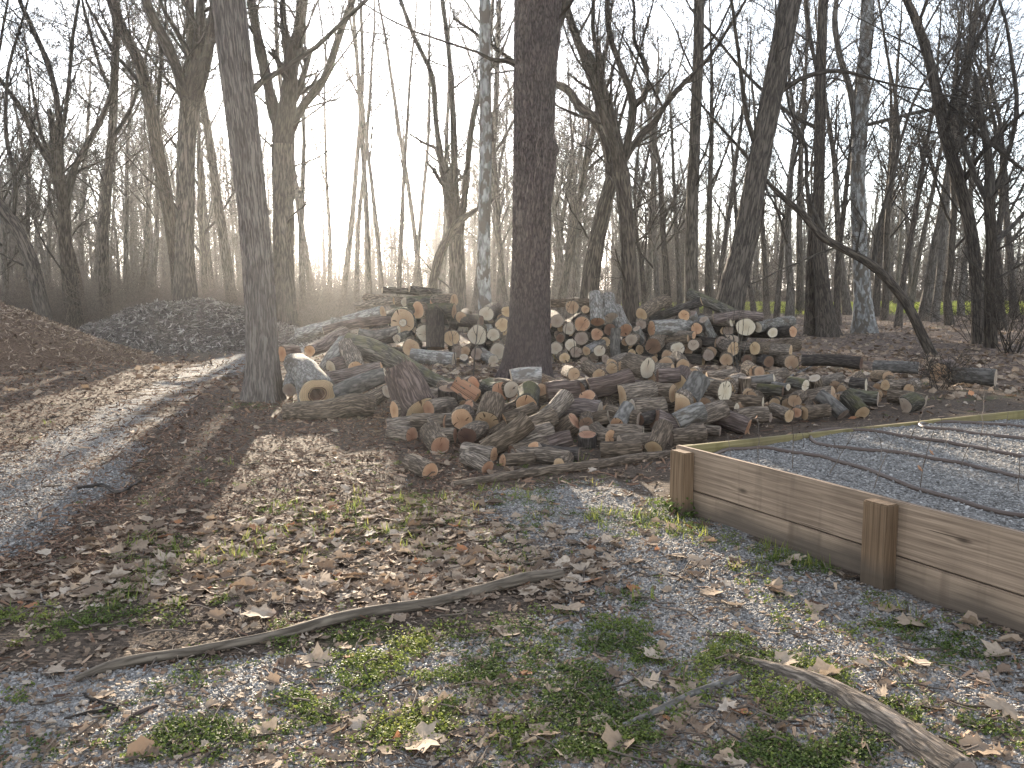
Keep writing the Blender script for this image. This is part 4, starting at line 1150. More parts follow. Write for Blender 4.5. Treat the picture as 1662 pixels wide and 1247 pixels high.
FRONT = """
B 255 490 95 62 0 .30 o n | leaning at the left edge of the front heap, tall narrow oval
B 392 440 92 64 4 .32 o n | second tall narrow oval from the left edge of the front heap
B 612 475 86 48 0 .34 o n | third oval from the left edge of the front heap
B 178 700 84 84 6 .40 o n | lying sideways along the lower left edge of the front heap
B 780 610 76 -76 2 .34 o n | lying sideways above the stubby round, dark right end
B 437 757 85 -48 0 .27 o n | stubby, at the lower left foot of the front heap
B 735 905 103 -16 14 .36 o n | large, lowest of the left group with a curl of bark
B 885 750 78 -74 0 .30 o n | tucked sideways behind the large lowest left round
B 955 580 107 8 0 .35 o n | brightest full circle at left middle of the front heap
B 1215 600 125 14 32 .32 t n | fat and tilted forward right beside the brightest full circle
B 628 1190 90 -32 6 .30 o n | lying alone on bare ground in front of the heap
B 1225 1130 78 -38 8 .30 o n | at the front foot of the heap beside the wood shreds
B 1035 945 76 64 -8 .26 o n | narrow leaning oval just behind the front foot round
B 1600 565 84 -84 -34 .48 t n | long, sloping up to the right with thin pale top oval
B 1195 925 104 78 33 .46 o n | thick and sloping, lying just below the long sloping one
B 1380 1035 72 68 0 .28 o n | short and sideways beside the orange shavings
B 1360 290 98 -26 2 .32 o m | with a dark curved crack and a mossy stick on top
B 1468 268 84 -34 2 .26 c n | peeking out behind the cracked mossy one
B 1085 235 98 -52 -18 .30 o s | broken-edged, behind the upright dark stump
B 870 255 150 10 -82 .36 d k | !wide dark upright stump at the back left of the front heap
B 1010 455 84 58 -34 .26 o n | thin tilted oval right of the upright dark stump
B 1400 590 70 68 16 .34 o n | half hidden under the long sloping one
B 1110 350 80 -70 30 .30 o m -.1 | split piece with a sunlit yellow edge behind the brightest circle
C 60 150 85 84 4 .34 c w -.15 | !cream split half log lying at the foot of the scaly trunk
C 268 240 80 14 -52 .24 c n | upright with a pale tilted top, right of the cream split half
C 380 275 62 14 0 .22 t n | small, right beside the pale tilted top
C 220 430 108 6 22 .30 o m | broad with a mossy leafy top, below the pale tilted top
C 430 300 100 82 4 .34 d s | !shaggy red-brown rotten log with stringy bark strips on its upper side
C 745 285 100 24 2 .28 d k | rotten blackish disc in the middle back of the front heap
C 845 345 88 24 -48 .24 o s | with a white rim, just below the rotten blackish disc
C 860 265 100 76 12 .48 t s | long and ridged, sloping up right from the rotten blackish disc
C 1195 335 112 56 6 .40 t n -.25 | deeply split and jagged in the upper middle of the heap
C 1500 290 88 -64 4 .32 t s | half disc against a torn slab in the upper middle
D 590 440 92 -70 4 .27 t n | second half disc, right of the torn slab
C 335 625 86 46 30 .46 d n | leaning up right with yellow lichen on its left flank
C 980 490 96 -78 2 .40 c s | thick shaggy purple-barked, with pale narrow right end
C 725 600 94 -68 -38 .44 o n | sunlit jagged oval facing up right at the heap centre
C 840 625 66 0 4 .26 d n | small and shaded under the shaggy purple-barked one
C 1160 630 74 24 30 .28 o g | small ringed circle on a greenish tilted body
C 1310 480 100 62 2 .36 c n | pale oval left end of a silvery sideways body
C 1085 558 76 -74 -14 .24 c n | thin pale end pointing up right by the greenish tilted one
C 1092 765 74 -36 8 .26 o n | flat oval with one dark split, front centre of heap
C 1425 770 98 -81 1 .32 c n | thick silvery and sideways at the front, thin pale right rim
C 1410 905 64 -84 0 .36 o g | smooth low one under the thick silvery sideways one
C 1540 885 90 16 26 .34 t n | tilted forward, nearest the corner post of the wooden bed
C 850 745 92 6 -80 .22 o k | !upright dark log with sunlit orange top at the front of the heap
C 830 695 64 10 -60 .22 g g | small smooth blue-grey, just behind the sunlit upright one
C 285 965 74 48 -44 .24 o n | top oval facing up above the orange shavings
C 655 955 60 -78 6 .42 c n | long thin and low with a small pale right end
C 560 1075 66 18 4 .24 t n | half sunk at the very front of the heap
C 350 860 80 80 14 .30 d s -.2 | split and purplish, below the sunlit jagged oval
C 330 775 56 -50 -8 .22 t n | small one left of the purplish split piece
C 440 705 48 6 0 .20 o n | tiny dim circle below the lichen-flanked one
C 1395 590 58 40 6 .22 d k | crumbly and dark under the silvery sideways body
D 325 175 105 -48 6 .30 c n | biggest pale disc with a knot hole on top of the front heap
D 640 330 90 12 14 .30 t s | fuzzy-topped behind the blue-grey tilted one
D 730 505 108 30 36 .34 t g | blue-grey thick and tilted with red inner bark showing
D 1130 420 110 -50 2 .34 c n | large pale disc right of the blue-grey tilted one
D 1000 365 60 -70 6 .24 c w -.2 | pale wedge leaning on the large pale disc
D 1335 275 60 20 -84 .24 g n | !grey round standing on end right of the large pale disc
D 1640 290 52 -76 -10 .30 c g | smooth grey with a torn pale tip, right end of high row
D 1250 592 54 -62 2 .26 c n | small pale end in the low right part of the heap
D 1522 545 64 -82 2 .38 c n | long and low with a thin pale right rim
D 1240 690 80 64 4 .34 g n | weathered one with yellow splinters, low by the bed rail
D 620 590 150 10 10 .24 t n -.05 | wide butterfly-shaped split face in the right middle
D 400 700 96 70 -18 .26 d s | purplish bark chunk under the butterfly-shaped split face
D 620 740 92 68 22 .30 c w -.3 | white-barked slab lying below the butterfly-shaped split face
D 812 715 98 54 14 .36 t n | big round one right of the white-barked slab
D 1370 790 84 -70 12 .42 o s | long deeply furrowed one just behind the bed rail
D 1080 832 48 -84 2 .40 g n | half hidden, thin, just over the bed corner
D 430 260 72 80 2 .24 d s | purplish bark piece right beside the biggest pale disc
E 645 345 70 -72 -10 .66 t n | end of the long grey log sloping across the right tail
E 285 408 58 12 4 .30 t n | oval end sitting against the long grey log
E 235 545 54 -48 10 .26 t n | lowest oval on the right tail, nearest the bed rail
E 302 515 44 8 0 .24 o n | dim one wedged between two ovals on the right tail
E 375 520 56 50 4 .32 t n | cracked one under the hollow driftwood-like piece
E 735 535 58 -68 36 .36 k g | !hollow weathered grey piece like driftwood on the right tail
E 910 520 66 -32 24 .36 t m | mossy-sided with pale sawn foot beside the bed rail
E 812 215 56 20 -70 .26 g n | knobbly, standing on end at the back of the right tail
E 950 262 54 -80 2 .20 c k | dark with a thin pale edge at the back right tail
E 385 265 52 -52 4 .24 c m | small yellowish and mossy on the top of the tail
E 465 195 56 24 -58 .22 c n | standing with a pale oval top, highest on the right tail
E 225 278 30 -58 4 .22 c g | thin pale branch end on top of the tail
E 1060 385 58 -78 4 .34 g m | mossy sideways one behind the mossy-sided foot
E 1500 415 56 -78 6 .44 c n | far right long low one ending in a torn pale disc
E 1290 500 78 30 8 .26 g m -.2 | split mossy stump piece at the far right end
E 175 320 46 -80 2 .30 d m | dark mossy one at the left of the tail top
E 60 560 42 -70 2 .28 g n | small low one near the start of the right tail
C 650 1015 84 -72 2 .36 g n | thick and low between the long thin one and the ground limb
C 990 905 88 84 2 .34 g n | shaded, sitting under the flat split oval
C 60 870 100 72 16 .40 g n | big and shaded beneath the two long sloping ones
C 470 985 80 -66 2 .34 g n | dark-barked, resting behind the upward-facing low oval
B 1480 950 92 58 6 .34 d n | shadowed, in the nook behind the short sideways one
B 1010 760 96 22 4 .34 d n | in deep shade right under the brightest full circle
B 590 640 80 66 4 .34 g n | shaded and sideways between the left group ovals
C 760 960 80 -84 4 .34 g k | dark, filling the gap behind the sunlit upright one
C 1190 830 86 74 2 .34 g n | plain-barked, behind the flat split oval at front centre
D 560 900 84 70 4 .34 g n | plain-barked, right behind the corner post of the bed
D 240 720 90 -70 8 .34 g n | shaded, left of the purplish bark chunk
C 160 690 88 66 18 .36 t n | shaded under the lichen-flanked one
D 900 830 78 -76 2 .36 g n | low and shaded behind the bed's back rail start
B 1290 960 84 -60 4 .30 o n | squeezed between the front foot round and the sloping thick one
""".replace(' k g |', ' g g |')
REAR = """
H 405 200 70 4 3 1.3 t n | at the top, second right of the scaly trunk
H 235 355 68 -6 2 1.4 g n | upper, right of the scaly trunk, below the top two
H 555 225 42 6 0 1.2 t n | small and high, left of the bluish tilted log
H 370 440 62 0 0 1.4 c n | bright disc in the middle of the stack right of the scaly trunk
H 515 390 80 6 2 1.4 o n | with a broken upper half, right of the bright middle disc
H 510 550 70 -4 2 1.5 g n | ringed, directly below the broken half log
H 690 365 70 -6 42 .80 o w | bluish white barked and tilted forward at the stack crest
H 845 320 74 -8 36 .70 g w | pale-barked twin right beside the bluish tilted log
H 685 505 63 4 0 1.3 o n | with a dark orange heart, below the bluish tilted log
H 1000 460 76 -18 30 .80 o w | leaning forward right of the pale-barked twin
H 1070 565 60 4 2 1.2 g n | dim, below the forward-leaning orange one
H 222 665 64 0 0 1.5 c n | palest disc low beside the scaly trunk
H 390 625 62 8 4 1.3 c n | rough, low, right of the palest disc
H 450 705 58 -4 0 1.4 g n | dim and low, below the rough one
H 565 690 50 34 14 1.0 t g | thin and poking out low in the stack
H 712 690 60 10 2 1.3 c n | lopsided pale disc, lowest row centre right of the scaly trunk
H 270 550 44 0 0 1.3 d n | small and red between the palest and bright discs
H 130 405 40 4 0 1.3 o n | small orange one hugging the scaly trunk's right side
H 320 770 56 -6 4 1.2 t n | splintered, in the bottom row right of the scaly trunk
H 550 825 46 4 0 1.3 g n | dim little one in the bottom row
H 130 810 60 -8 2 1.3 g w | half hidden low behind the scaly trunk's right side
H 780 780 42 0 2 1.2 g n | bottom row dim one left of the upright grey trunk piece
H 895 745 48 0 84 .55 g g | !grey trunk piece standing on end inside the rear log stack
H 830 450 60 0 0 1.2 d k | shaded under the pale-barked twin
H 1185 280 68 34 16 1.0 t n | high one sloping up right over the whitish log
H 1297 440 75 58 4 1.3 o w | sawn whitish log pointing left in the right half of stack
H 1180 395 48 6 2 1.1 g n | dim, left behind the whitish log
H 1315 640 82 12 6 1.2 d n | big and red-brown below the whitish log
H 1130 440 40 24 -50 .62 g w | !thin white-barked log slanting down left of the whitish log
H 160 160 40 78 0 1.2 g n | !grey log lying sideways on top right beside the scaly trunk
I 333 280 54 8 2 1.2 o n | neat circle just under the dark log at the stack crest
I 530 125 44 -74 -18 1.5 t k | dark crest log sloping up to the right
I 855 345 50 -58 4 1.3 c n | hollow-hearted, under the mossy slanting log
I 885 275 52 -78 24 1.1 g m | !grey mossy log slanting down from the crest toward the leaning trunk
I 1000 405 86 4 2 1.3 c n | biggest whitish disc behind the thin pale stems
I 1130 410 50 40 6 1.1 c w | white oval right beside the biggest whitish disc
I 1292 465 52 -26 2 1.2 c k | small cream disc near the right end of the stack
I 1510 455 52 -54 -2 1.4 o k | uppermost at the right end of the stack
I 1485 665 60 -68 2 1.5 t n | oval in the middle of the right end of the stack
I 1495 785 72 -24 2 1.2 t n | lowest at the right end of the stack
I 1097 635 64 46 2 1.2 t n | cracked oval right of the thin pale stems
I 790 760 60 4 2 1.2 t n | low, left of the thin pale stems
I 865 640 66 -20 2 1.2 t n | shaded, directly behind the thin pale stems
I 598 710 54 0 2 1.2 g n | single dull disc low in the right half
I 380 535 44 -72 2 1.1 t n | slim sideways one with a bright oval end
I 440 495 36 -66 2 .9 o n | slimmest one resting on the slim sideways one
I 470 425 58 8 2 1.2 o k | dark orange, above the slimmest one
I 265 640 66 -20 4 1.2 c n | yellowish broken one low under the slim sideways one
I 435 600 56 8 2 1.2 g n | dim, between the yellowish and the dull disc
I 150 720 56 0 2 1.2 t n | dim tan one at the bottom left of the right half
I 545 325 42 34 -38 .60 g w | !short white-barked log slanting down right beside the mossy slanting log
I 415 260 44 30 -50 .60 g w | !blue-grey log slanting down below the dark crest log
I 650 320 44 80 2 1.0 g s | !torn brown log lying under the mossy slanting log
I 1010 760 50 20 4 1.0 d n | dim lowest one right of the thin pale stems
I 1250 780 56 -30 2 1.1 d k | black and shaded beside the lowest right end log
G 545 230 46 -64 -14 2.1 t w | long white-barked log sloping down to the left
G 700 300 88 8 2 1.5 t m | widest hollow disc on the left half of the stack
G 703 313 26 6 0 .25 c g | small white end inside the widest hollow disc
G 668 370 30 -66 -8 1.5 c n | thin log with a white end, below the hollow disc
G 655 440 34 36 4 1.0 c g | little grey-white one below the thin white-ended log
G 768 510 62 2 2 1.3 t n | round one with a black crack above the arched fallen log
G 877 395 62 8 4 1.3 c n | tall oval disc right of the hollow disc
G 1090 435 58 -6 2 1.3 t n | bright one behind the thin sapling's left branch
G 1165 270 42 6 2 1.2 t n | small one high, left of the yellow lichen patch
G 1293 410 70 0 2 1.3 c n | lobed grey-cream disc behind the sapling stem
G 1420 408 46 6 2 1.2 c n | cracked small disc left of the scaly trunk
G 1455 540 58 4 4 1.2 c n | wide low oval disc left of the scaly trunk
G 1488 330 50 0 2 1.3 t n | dark-hearted one at the scaly trunk's left side
G 1528 225 40 4 2 1.3 t n | top one touching the scaly trunk's left side
G 1365 242 52 10 4 1.2 c n | pale one right of the yellow lichen patch
G 1110 135 46 -50 -2 1.1 t n | topmost pale end right of the crest on the left half
G 820 215 62 38 -6 1.2 o n | broken orange one above the hollow disc
G 898 172 40 24 2 1.1 o n | small orange one atop the broken orange one
G 1110 225 52 -72 2 1.0 t m | mossy dark sideways log with torn right end
G 1140 540 44 -4 2 1.2 g n | dim one low left of the sapling stem
G 1198 540 38 6 2 1.2 t n | small dim one touching the sapling stem
G 1187 607 30 6 -38 .40 c g | little white ring with a hollow middle, near the ground
G 632 140 26 -72 -9 .85 t n | slim one high on the left with a small end
G 715 148 34 -44 4 1.2 c n | pale ended one just right of the slim high one
G 540 55 24 76 -4 .8 g k | !dark pole lying along the very top of the rear stack
G 755 45 24 76 -6 .7 g k | !second dark pole on the very top, right of the first
G 1420 670 40 -30 14 .50 c w | whitish broken piece low at the scaly trunk's left foot
G 1110 650 54 -74 4 .90 c w | whitish log on the ground behind the ragged stump
G 590 305 30 -80 0 1.2 c w | greyish log with a bright white tip left of the hollow disc
G 960 520 60 0 78 .80 d k | !dark trunk piece leaning upright inside the left half of the stack
G 1290 560 44 6 2 1.1 g k | shaded one right of the sapling stem near the ground
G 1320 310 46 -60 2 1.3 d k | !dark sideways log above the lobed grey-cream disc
G 930 140 34 -74 -3 .9 g m | !mossy grey log lying under the topmost pale end
"""
LOOSE = """
E 1440 105 44 -80 0 .75 g g | !smooth grey fallen log lying half sunk in the far forest floor
E 905 55 46 -78 0 1.1 d k | !rotten black log on the forest floor behind the right tail
P 1616 614 11 -80 0 .62 g g | !grey fallen log near the right edge beyond the bed
P 1526 606 14 20 4 .4 t s | !crumbling tan stump end beside the grey fallen log at right
"""
def build_logs():
    log_rows(FRONT, front_depth, 'round', 'cut rounds in the front heap', 'cut_log', lmul=1.06)
    log_rows(REAR, rear_depth, 'log', 'logs in the rear stack', 'stacked_log')
    log_rows(LOOSE, lambda x, y: gnd(x, y + 12)[1], 'log', None, 'fallen_log')
    # rounds buried under the front heap and logs deep in the stack, seen only in the gaps
    rs = np.random.RandomState(3)
    n = 0
    while n < 110:
        px = rs.uniform(635, 1500); yb, yt = np.interp(px, _fx, _fb), np.interp(px, _fx, _ft)
        py = rs.uniform(yt - 2, yb - 14)
        P0 = at(px, py, front_depth(px, py) + .16)
        g = float(gz(P0[0], P0[1])); r = rs.uniform(.07, .10)
        P0[2] -= rs.uniform(.10, .2)
        if P0[2] < g + r * .55:
            continue
        facing = n % 2 == 0
        d = axis(px, py, rs.uniform(-40, 40) if facing else rs.uniform(-90, 90), rs.uniform(-4, 14)); L = rs.uniform(.32, .42)
        P0 = P0 + (.05 if facing else .12) * axis(px, py, 0, 0) + (d * L / 2 if facing else 0)
        if facing:
            P0[2] += .05
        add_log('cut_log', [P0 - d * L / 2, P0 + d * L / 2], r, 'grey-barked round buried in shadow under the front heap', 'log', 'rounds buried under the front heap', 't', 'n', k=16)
        n += 1
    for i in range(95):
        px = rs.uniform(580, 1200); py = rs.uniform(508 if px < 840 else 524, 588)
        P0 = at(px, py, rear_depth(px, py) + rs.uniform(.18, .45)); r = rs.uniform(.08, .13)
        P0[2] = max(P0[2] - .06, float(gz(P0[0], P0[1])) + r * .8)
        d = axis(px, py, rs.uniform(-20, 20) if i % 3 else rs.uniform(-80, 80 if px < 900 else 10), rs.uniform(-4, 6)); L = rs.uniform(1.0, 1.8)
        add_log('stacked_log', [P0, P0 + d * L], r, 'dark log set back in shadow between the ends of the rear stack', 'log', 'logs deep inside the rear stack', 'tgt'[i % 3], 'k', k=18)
    # the big crooked trunk sections left of the heap
    def big(label, pts, Y0, Y1, face, bark, seg=None, name='trunk_section', **k):
        m = len(pts)
        Ys = np.linspace(Y0, Y1, m)
        P, r = [], []
        for (x, y, c), Y in zip(pts, Ys):
            q = at(440 + x / 6.392, 520 + y / 6.392, Y); rr = c / 6.392 * np.linalg.norm(q - [0, 0, H]) / FPX
            q[2] = max(q[2], float(gz(q[0], q[1])) + rr * .55)
            P.append(q); r.append(rr)
        return add_log(name, P, np.array(r), label, 'log', 'crooked trunk sections left of the heap', face, bark, k=40, **k)
    o = big('long arched fallen trunk with a sawn branch stub, sloping down right behind the ragged stump', [(790, 250, 120), (1000, 300, 118), (1250, 400, 105), (1500, 540, 95), (1720, 640, 80), (1930, 700, 70)], 12.6, 12.2, 't', 'm')
    # its branch stub is a part of it
    def stub(parent, pts, Ys, rr, face, bark, nm='branch_stub'):
        P = []
        for (x, y), Y in zip(pts, Ys):
            P.append(at(440 + x / 6.392, 520 + y / 6.392, Y))
        P = np.array(P); r = np.array(rr) / 6.392 * np.mean(Ys) / FPX
        _ls[0] += 1
        V, F, B, faces, _ = log_geo(P, r, _ls[0], 30, bark, None, (True, False))
        org = np.array(parent.location)
        s = mesh_np(nm, V - org, F, BARK[bark], True, {'bk': B}, parent)
        fv, ff, fc = faces[0]
        mesh_np('cut_face', fv - org, ff, CUT[face], True, {'fc': fc}, s)
    stub(o, [(880, 500), (840, 400), (790, 270)], (11.9, 12.2, 12.5), (85, 95, 100), 'o', 'n')
    stub(o, [(520, 500), (640, 370), (780, 240)], (12.3, 12.4, 12.6), (40, 70, 100), 'c', 'w')
    o = big('pale hollow trunk section with a rotten brown hole in its sawn end', [(480, 770, 190), (400, 620, 150), (320, 520, 140), (250, 440, 110)], 11.0, 12.2, 't', 'w', hole=.42)
    # rotten hole: a dark ragged funnel running into the sawn end
    fv = [c for c in o.children if c.name.startswith('cut_face')][0]
    co = np.array([v.co[:] for v in fv.data.vertices]); kk = 40
    ring = co[1:1 + kk]; cen = ring.mean(0)
    d = unit(at(440 + 400 / 6.392, 520 + 620 / 6.392, 11.4) - at(440 + 480 / 6.392, 520 + 770 / 6.392, 11.0))
    rs2 = np.random.RandomState(8)
    V = np.concatenate([cen + (ring - cen) * f * (1 + .12 * rs2.randn(kk, 1) * (f < 1)) + d * z for f, z in ((1.25, -.006), (1.0, .002), (.75, .05), (.55, .16), (.3, .30), (.02, .34))])
    a_ = np.arange(kk); b_ = (a_ + 1) % kk
    F = np.concatenate([np.stack([m * kk + a_, m * kk + b_, (m + 1) * kk + b_, (m + 1) * kk + a_], 1) for m in range(5)])
    fc = np.concatenate([np.stack([f * np.cos(a_ * 2 * np.pi / kk), f * np.sin(a_ * 2 * np.pi / kk), 0 * a_], 1) for f in (1.1, .9, .7, .5, .3, .1)])
    mesh_np('rotten_hole', V, F, CUT['d'], True, {'fc': fc}, o)
    stub(o, [(190, 720), (230, 600), (330, 500)], (11.3, 11.7, 12.1), (70, 85, 110), 'g', 'w')
    big('dark rough trunk lying curved on the bare ground, nearest of the big sections', [(1070, 900, 95), (900, 880, 118), (600, 940, 112), (330, 950, 108), (120, 960, 78)], 10.2, 10.0, 'c', 'n', rough=1.5)
    big('short broken branch end with a pale slanted cut beside the ragged stump', [(1200, 740, 70), (1080, 800, 78), (960, 860, 80)], 10.3, 10.5, 'c', 'n')
    big('smooth grey bent trunk with a pale oval end against the ragged stump', [(1190, 565, 82), (1020, 620, 92), (840, 690, 96), (680, 760, 88)], 11.0, 11.0, 'c', 'g')
    o = big('huge ragged stump with splintered top leaning back over the heap edge', [(1570, 1010, 200), (1500, 860, 200), (1420, 700, 190), (1345, 540, 165)], 9.7, 10.1, 't', 's', rough=.9, far_face='d')
    # splinters standing round its torn top
    rs2 = np.random.RandomState(12); T = Tubes(12)
    top = at(440 + 1345 / 6.392, 520 + 540 / 6.392, 10.1); d = unit(top - at(440 + 1500 / 6.392, 520 + 860 / 6.392, 9.8)); u1 = unit(np.cross(d, [0, 1, 0])); u2 = np.cross(d, u1)
    rr = 150 / 6.392 * 10 / FPX
    for i in range(60):
        a_ = rs2.rand() * 6.28; q = top + rr * rs2.uniform(.65, 1.02) * (math.cos(a_) * u1 + math.sin(a_) * u2) - d * .04; h = rs2.uniform(.04, .16)
        T.add(np.array([q, q + d * h * .5 + rs2.randn(3) * .006, q + d * h + rs2.randn(3) * .012]), np.array([.014, .010, .001]) * rs2.uniform(.6, 1.5), 5)
    org = np.array(o.location)
    T.build('splintered_top', BARK['s'], o, org)
    big('short upright orange-cut block touching the furrowed grey trunk', [(270, 340, 75), (190, 345, 78), (110, 350, 80)], 12.6, 12.4, 'o', 's')
    big('long log with an orange sawn end slanting up toward the rear stack', [(400, 320, 62), (520, 270, 68), (640, 200, 75), (760, 130, 70)], 13.6, 14.6, 'o', 's')
    big('red-brown torn trunk lying under the arched fallen trunk', [(520, 610, 60), (700, 600, 75), (900, 560, 80), (1150, 500, 70)], 11.9, 11.9, 'o', 's', rough=1.4)
    big('bark-covered block wedged below the arched fallen trunk, with a pale top scar', [(620, 500, 85), (700, 480, 90), (800, 470, 90)], 12.0, 12.2, 'c', 's')
    big('shaggy long log resting above the arched fallen trunk', [(540, 110, 45), (760, 60, 52), (1000, 20, 55), (1240, -5, 40)], 15.6, 15.9, 'c', 's')
    big('smooth dark log under the long shaggy one', [(1310, 100, 36), (1180, 140, 48), (1050, 160, 52), (900, 130, 50)], 15.6, 15.4, 'c', 'g')
build_logs()
# ------------------------------------------------------------------ heaps
def heap(name, label, cat, cx, cyy, rx, ry, h, rot, stops, seed, nchip, chip_l, chipname):
    rs = np.random.RandomState(seed)
    m, n = newmat(name + '_core'); b = NB(n)
    P_ = b('NewGeometry').outputs['Position']
    nz = b('TexNoise', {'Vector': P_, 'Scale': 28.0, 'Detail': 6.0, 'Roughness': .7}).outputs[0]
    b.out(b.ramp(nz, [(.3, stops[0]), (.7, stops[1])]), .95, b.bump(nz, .9, .04), spec=.1)
    nr, nc = 60, 160
    rr = np.linspace(0, 1.25, nr)[:, None]; th = (np.arange(nc) * 2 * np.pi / nc)[None]
    x = rr * np.cos(th) * rx; y = rr * np.sin(th) * ry
    X = cx + x * math.cos(rot) - y * math.sin(rot); Y = cyy + x * math.sin(rot) + y * math.cos(rot)
    wob = 1 + .28 * (fbm(X * .5, Y * .5, seed, 2) - .5)
    q = rr / wob
    prof = np.clip(1 - q ** 1.5, 0, 1) ** 1.15
    Z = h * prof * (1 + .35 * (fbm(X * .9, Y * .9, seed + .5, 3) - .5)) + .22 * (fbm(X * 2.2, Y * 2.2, seed, 4) - .5) * np.clip(prof * 6, 0, 1)
    Z = Z + gz(X, Y) - .04 * (prof < .01) - .015
    V = np.stack([X, Y, Z], 2).reshape(-1, 3)
    i = np.arange(nr - 1)[:, None] * nc + np.arange(nc)[None]; j = np.arange(nr - 1)[:, None] * nc + (np.arange(nc)[None] + 1) % nc
    F = np.stack([i, j, j + nc, i + nc], 2).reshape(-1, 4)
    org = np.array([cx, cyy, float(gz(cx, cyy))])
    o = mesh_np(name, V - org, F, m, True)
    o.location = org
    tag(o, label, cat)
    # loose chips all over it
    fi = rs.randint(0, nr - 2, nchip); fj = rs.randint(0, nc, nchip)
    keep = rs.rand(nchip) < (fi + 3) / nr
    fi, fj = fi[keep], fj[keep]
    Vg = V.reshape(nr, nc, 3); u, v = rs.rand(len(fi), 1), rs.rand(len(fi), 1)
    j2 = (fj + 1) % nc
    C = (Vg[fi, fj] * (1 - u) + Vg[fi + 1, fj] * u) * (1 - v) + (Vg[fi, j2] * (1 - u) + Vg[fi + 1, j2] * u) * v
    C[:, 2] += .015
    N = len(C); l = rs.uniform(.4, 1.0, N) * chip_l
    qd = np.array([(-.5, -.10, 0), (.5, -.06, .03), (.45, .08, .08), (-.45, .11, .06)])
    VV, FF = place(qd, np.array([[0, 1, 2, 3]]), rotm(rs, N, .55), np.stack([l, l, l], 1), C)
    cm = var_mat(chipname, stops[2])
    kind(mesh_np('wood_chips', VV - org, FF, cm, False, {'cv': np.repeat(rs.rand(N), 4)}, o), 'stuff')
    return o
def build_heaps():
    heap('mulch_heap', 'large heap of reddish brown wood chips at the left edge of the path', 'heap', -12.2, 18.6, 4.3, 3.3, 1.5, .1,
         ((.06, .04, .03), (.20, .135, .095), [(0, (.075, .05, .036)), (.4, (.21, .145, .10)), (.75, (.34, .245, .175)), (1, (.52, .41, .32))]), 4, 42000, .13, 'mulch_chip')
    heap('brush_heap', 'low dark heap of grey twigs and shredded brush behind the path', 'heap', -8.9, 24.2, 3.7, 2.9, 1.28, 0.05,
         ((.045, .037, .03), (.14, .115, .098), [(0, (.06, .05, .042)), (.5, (.18, .15, .13)), (.85, (.31, .27, .24)), (1, (.46, .42, .38))]), 9, 34000, .20, 'brush_shred')
    # pale stone between the heaps
    rs = np.random.RandomState(2); import bmesh
    bm = bmesh.new(); bmesh.ops.create_icosphere(bm, subdivisions=3, radius=.14)
    for v in bm.verts:
        v.co *= 1 + .35 * (float(fbm(v.co.x * 9, v.co.y * 9, v.co.z * 9, 2)) - .5); v.co.z *= .8
    me = bpy.data.meshes.new('stone'); bm.to_mesh(me); bm.free(); me.materials.append(M_PEBBLE)
    at2 = me.attributes.new('cv', 'FLOAT', 'POINT'); at2.data.foreach_set('value', np.full(len(me.vertices), .85, np.float32))
    me.polygons.foreach_set('use_smooth', np.ones(len(me.polygons), bool))
    o = bpy.data.objects.new('stone', me); col.objects.link(o); c = gnd(165, 549); o.location = (c[0], c[1], .1)
    tag(o, 'pale grey stone lying between the mulch heap and the brush heap', 'stone')
build_heaps()
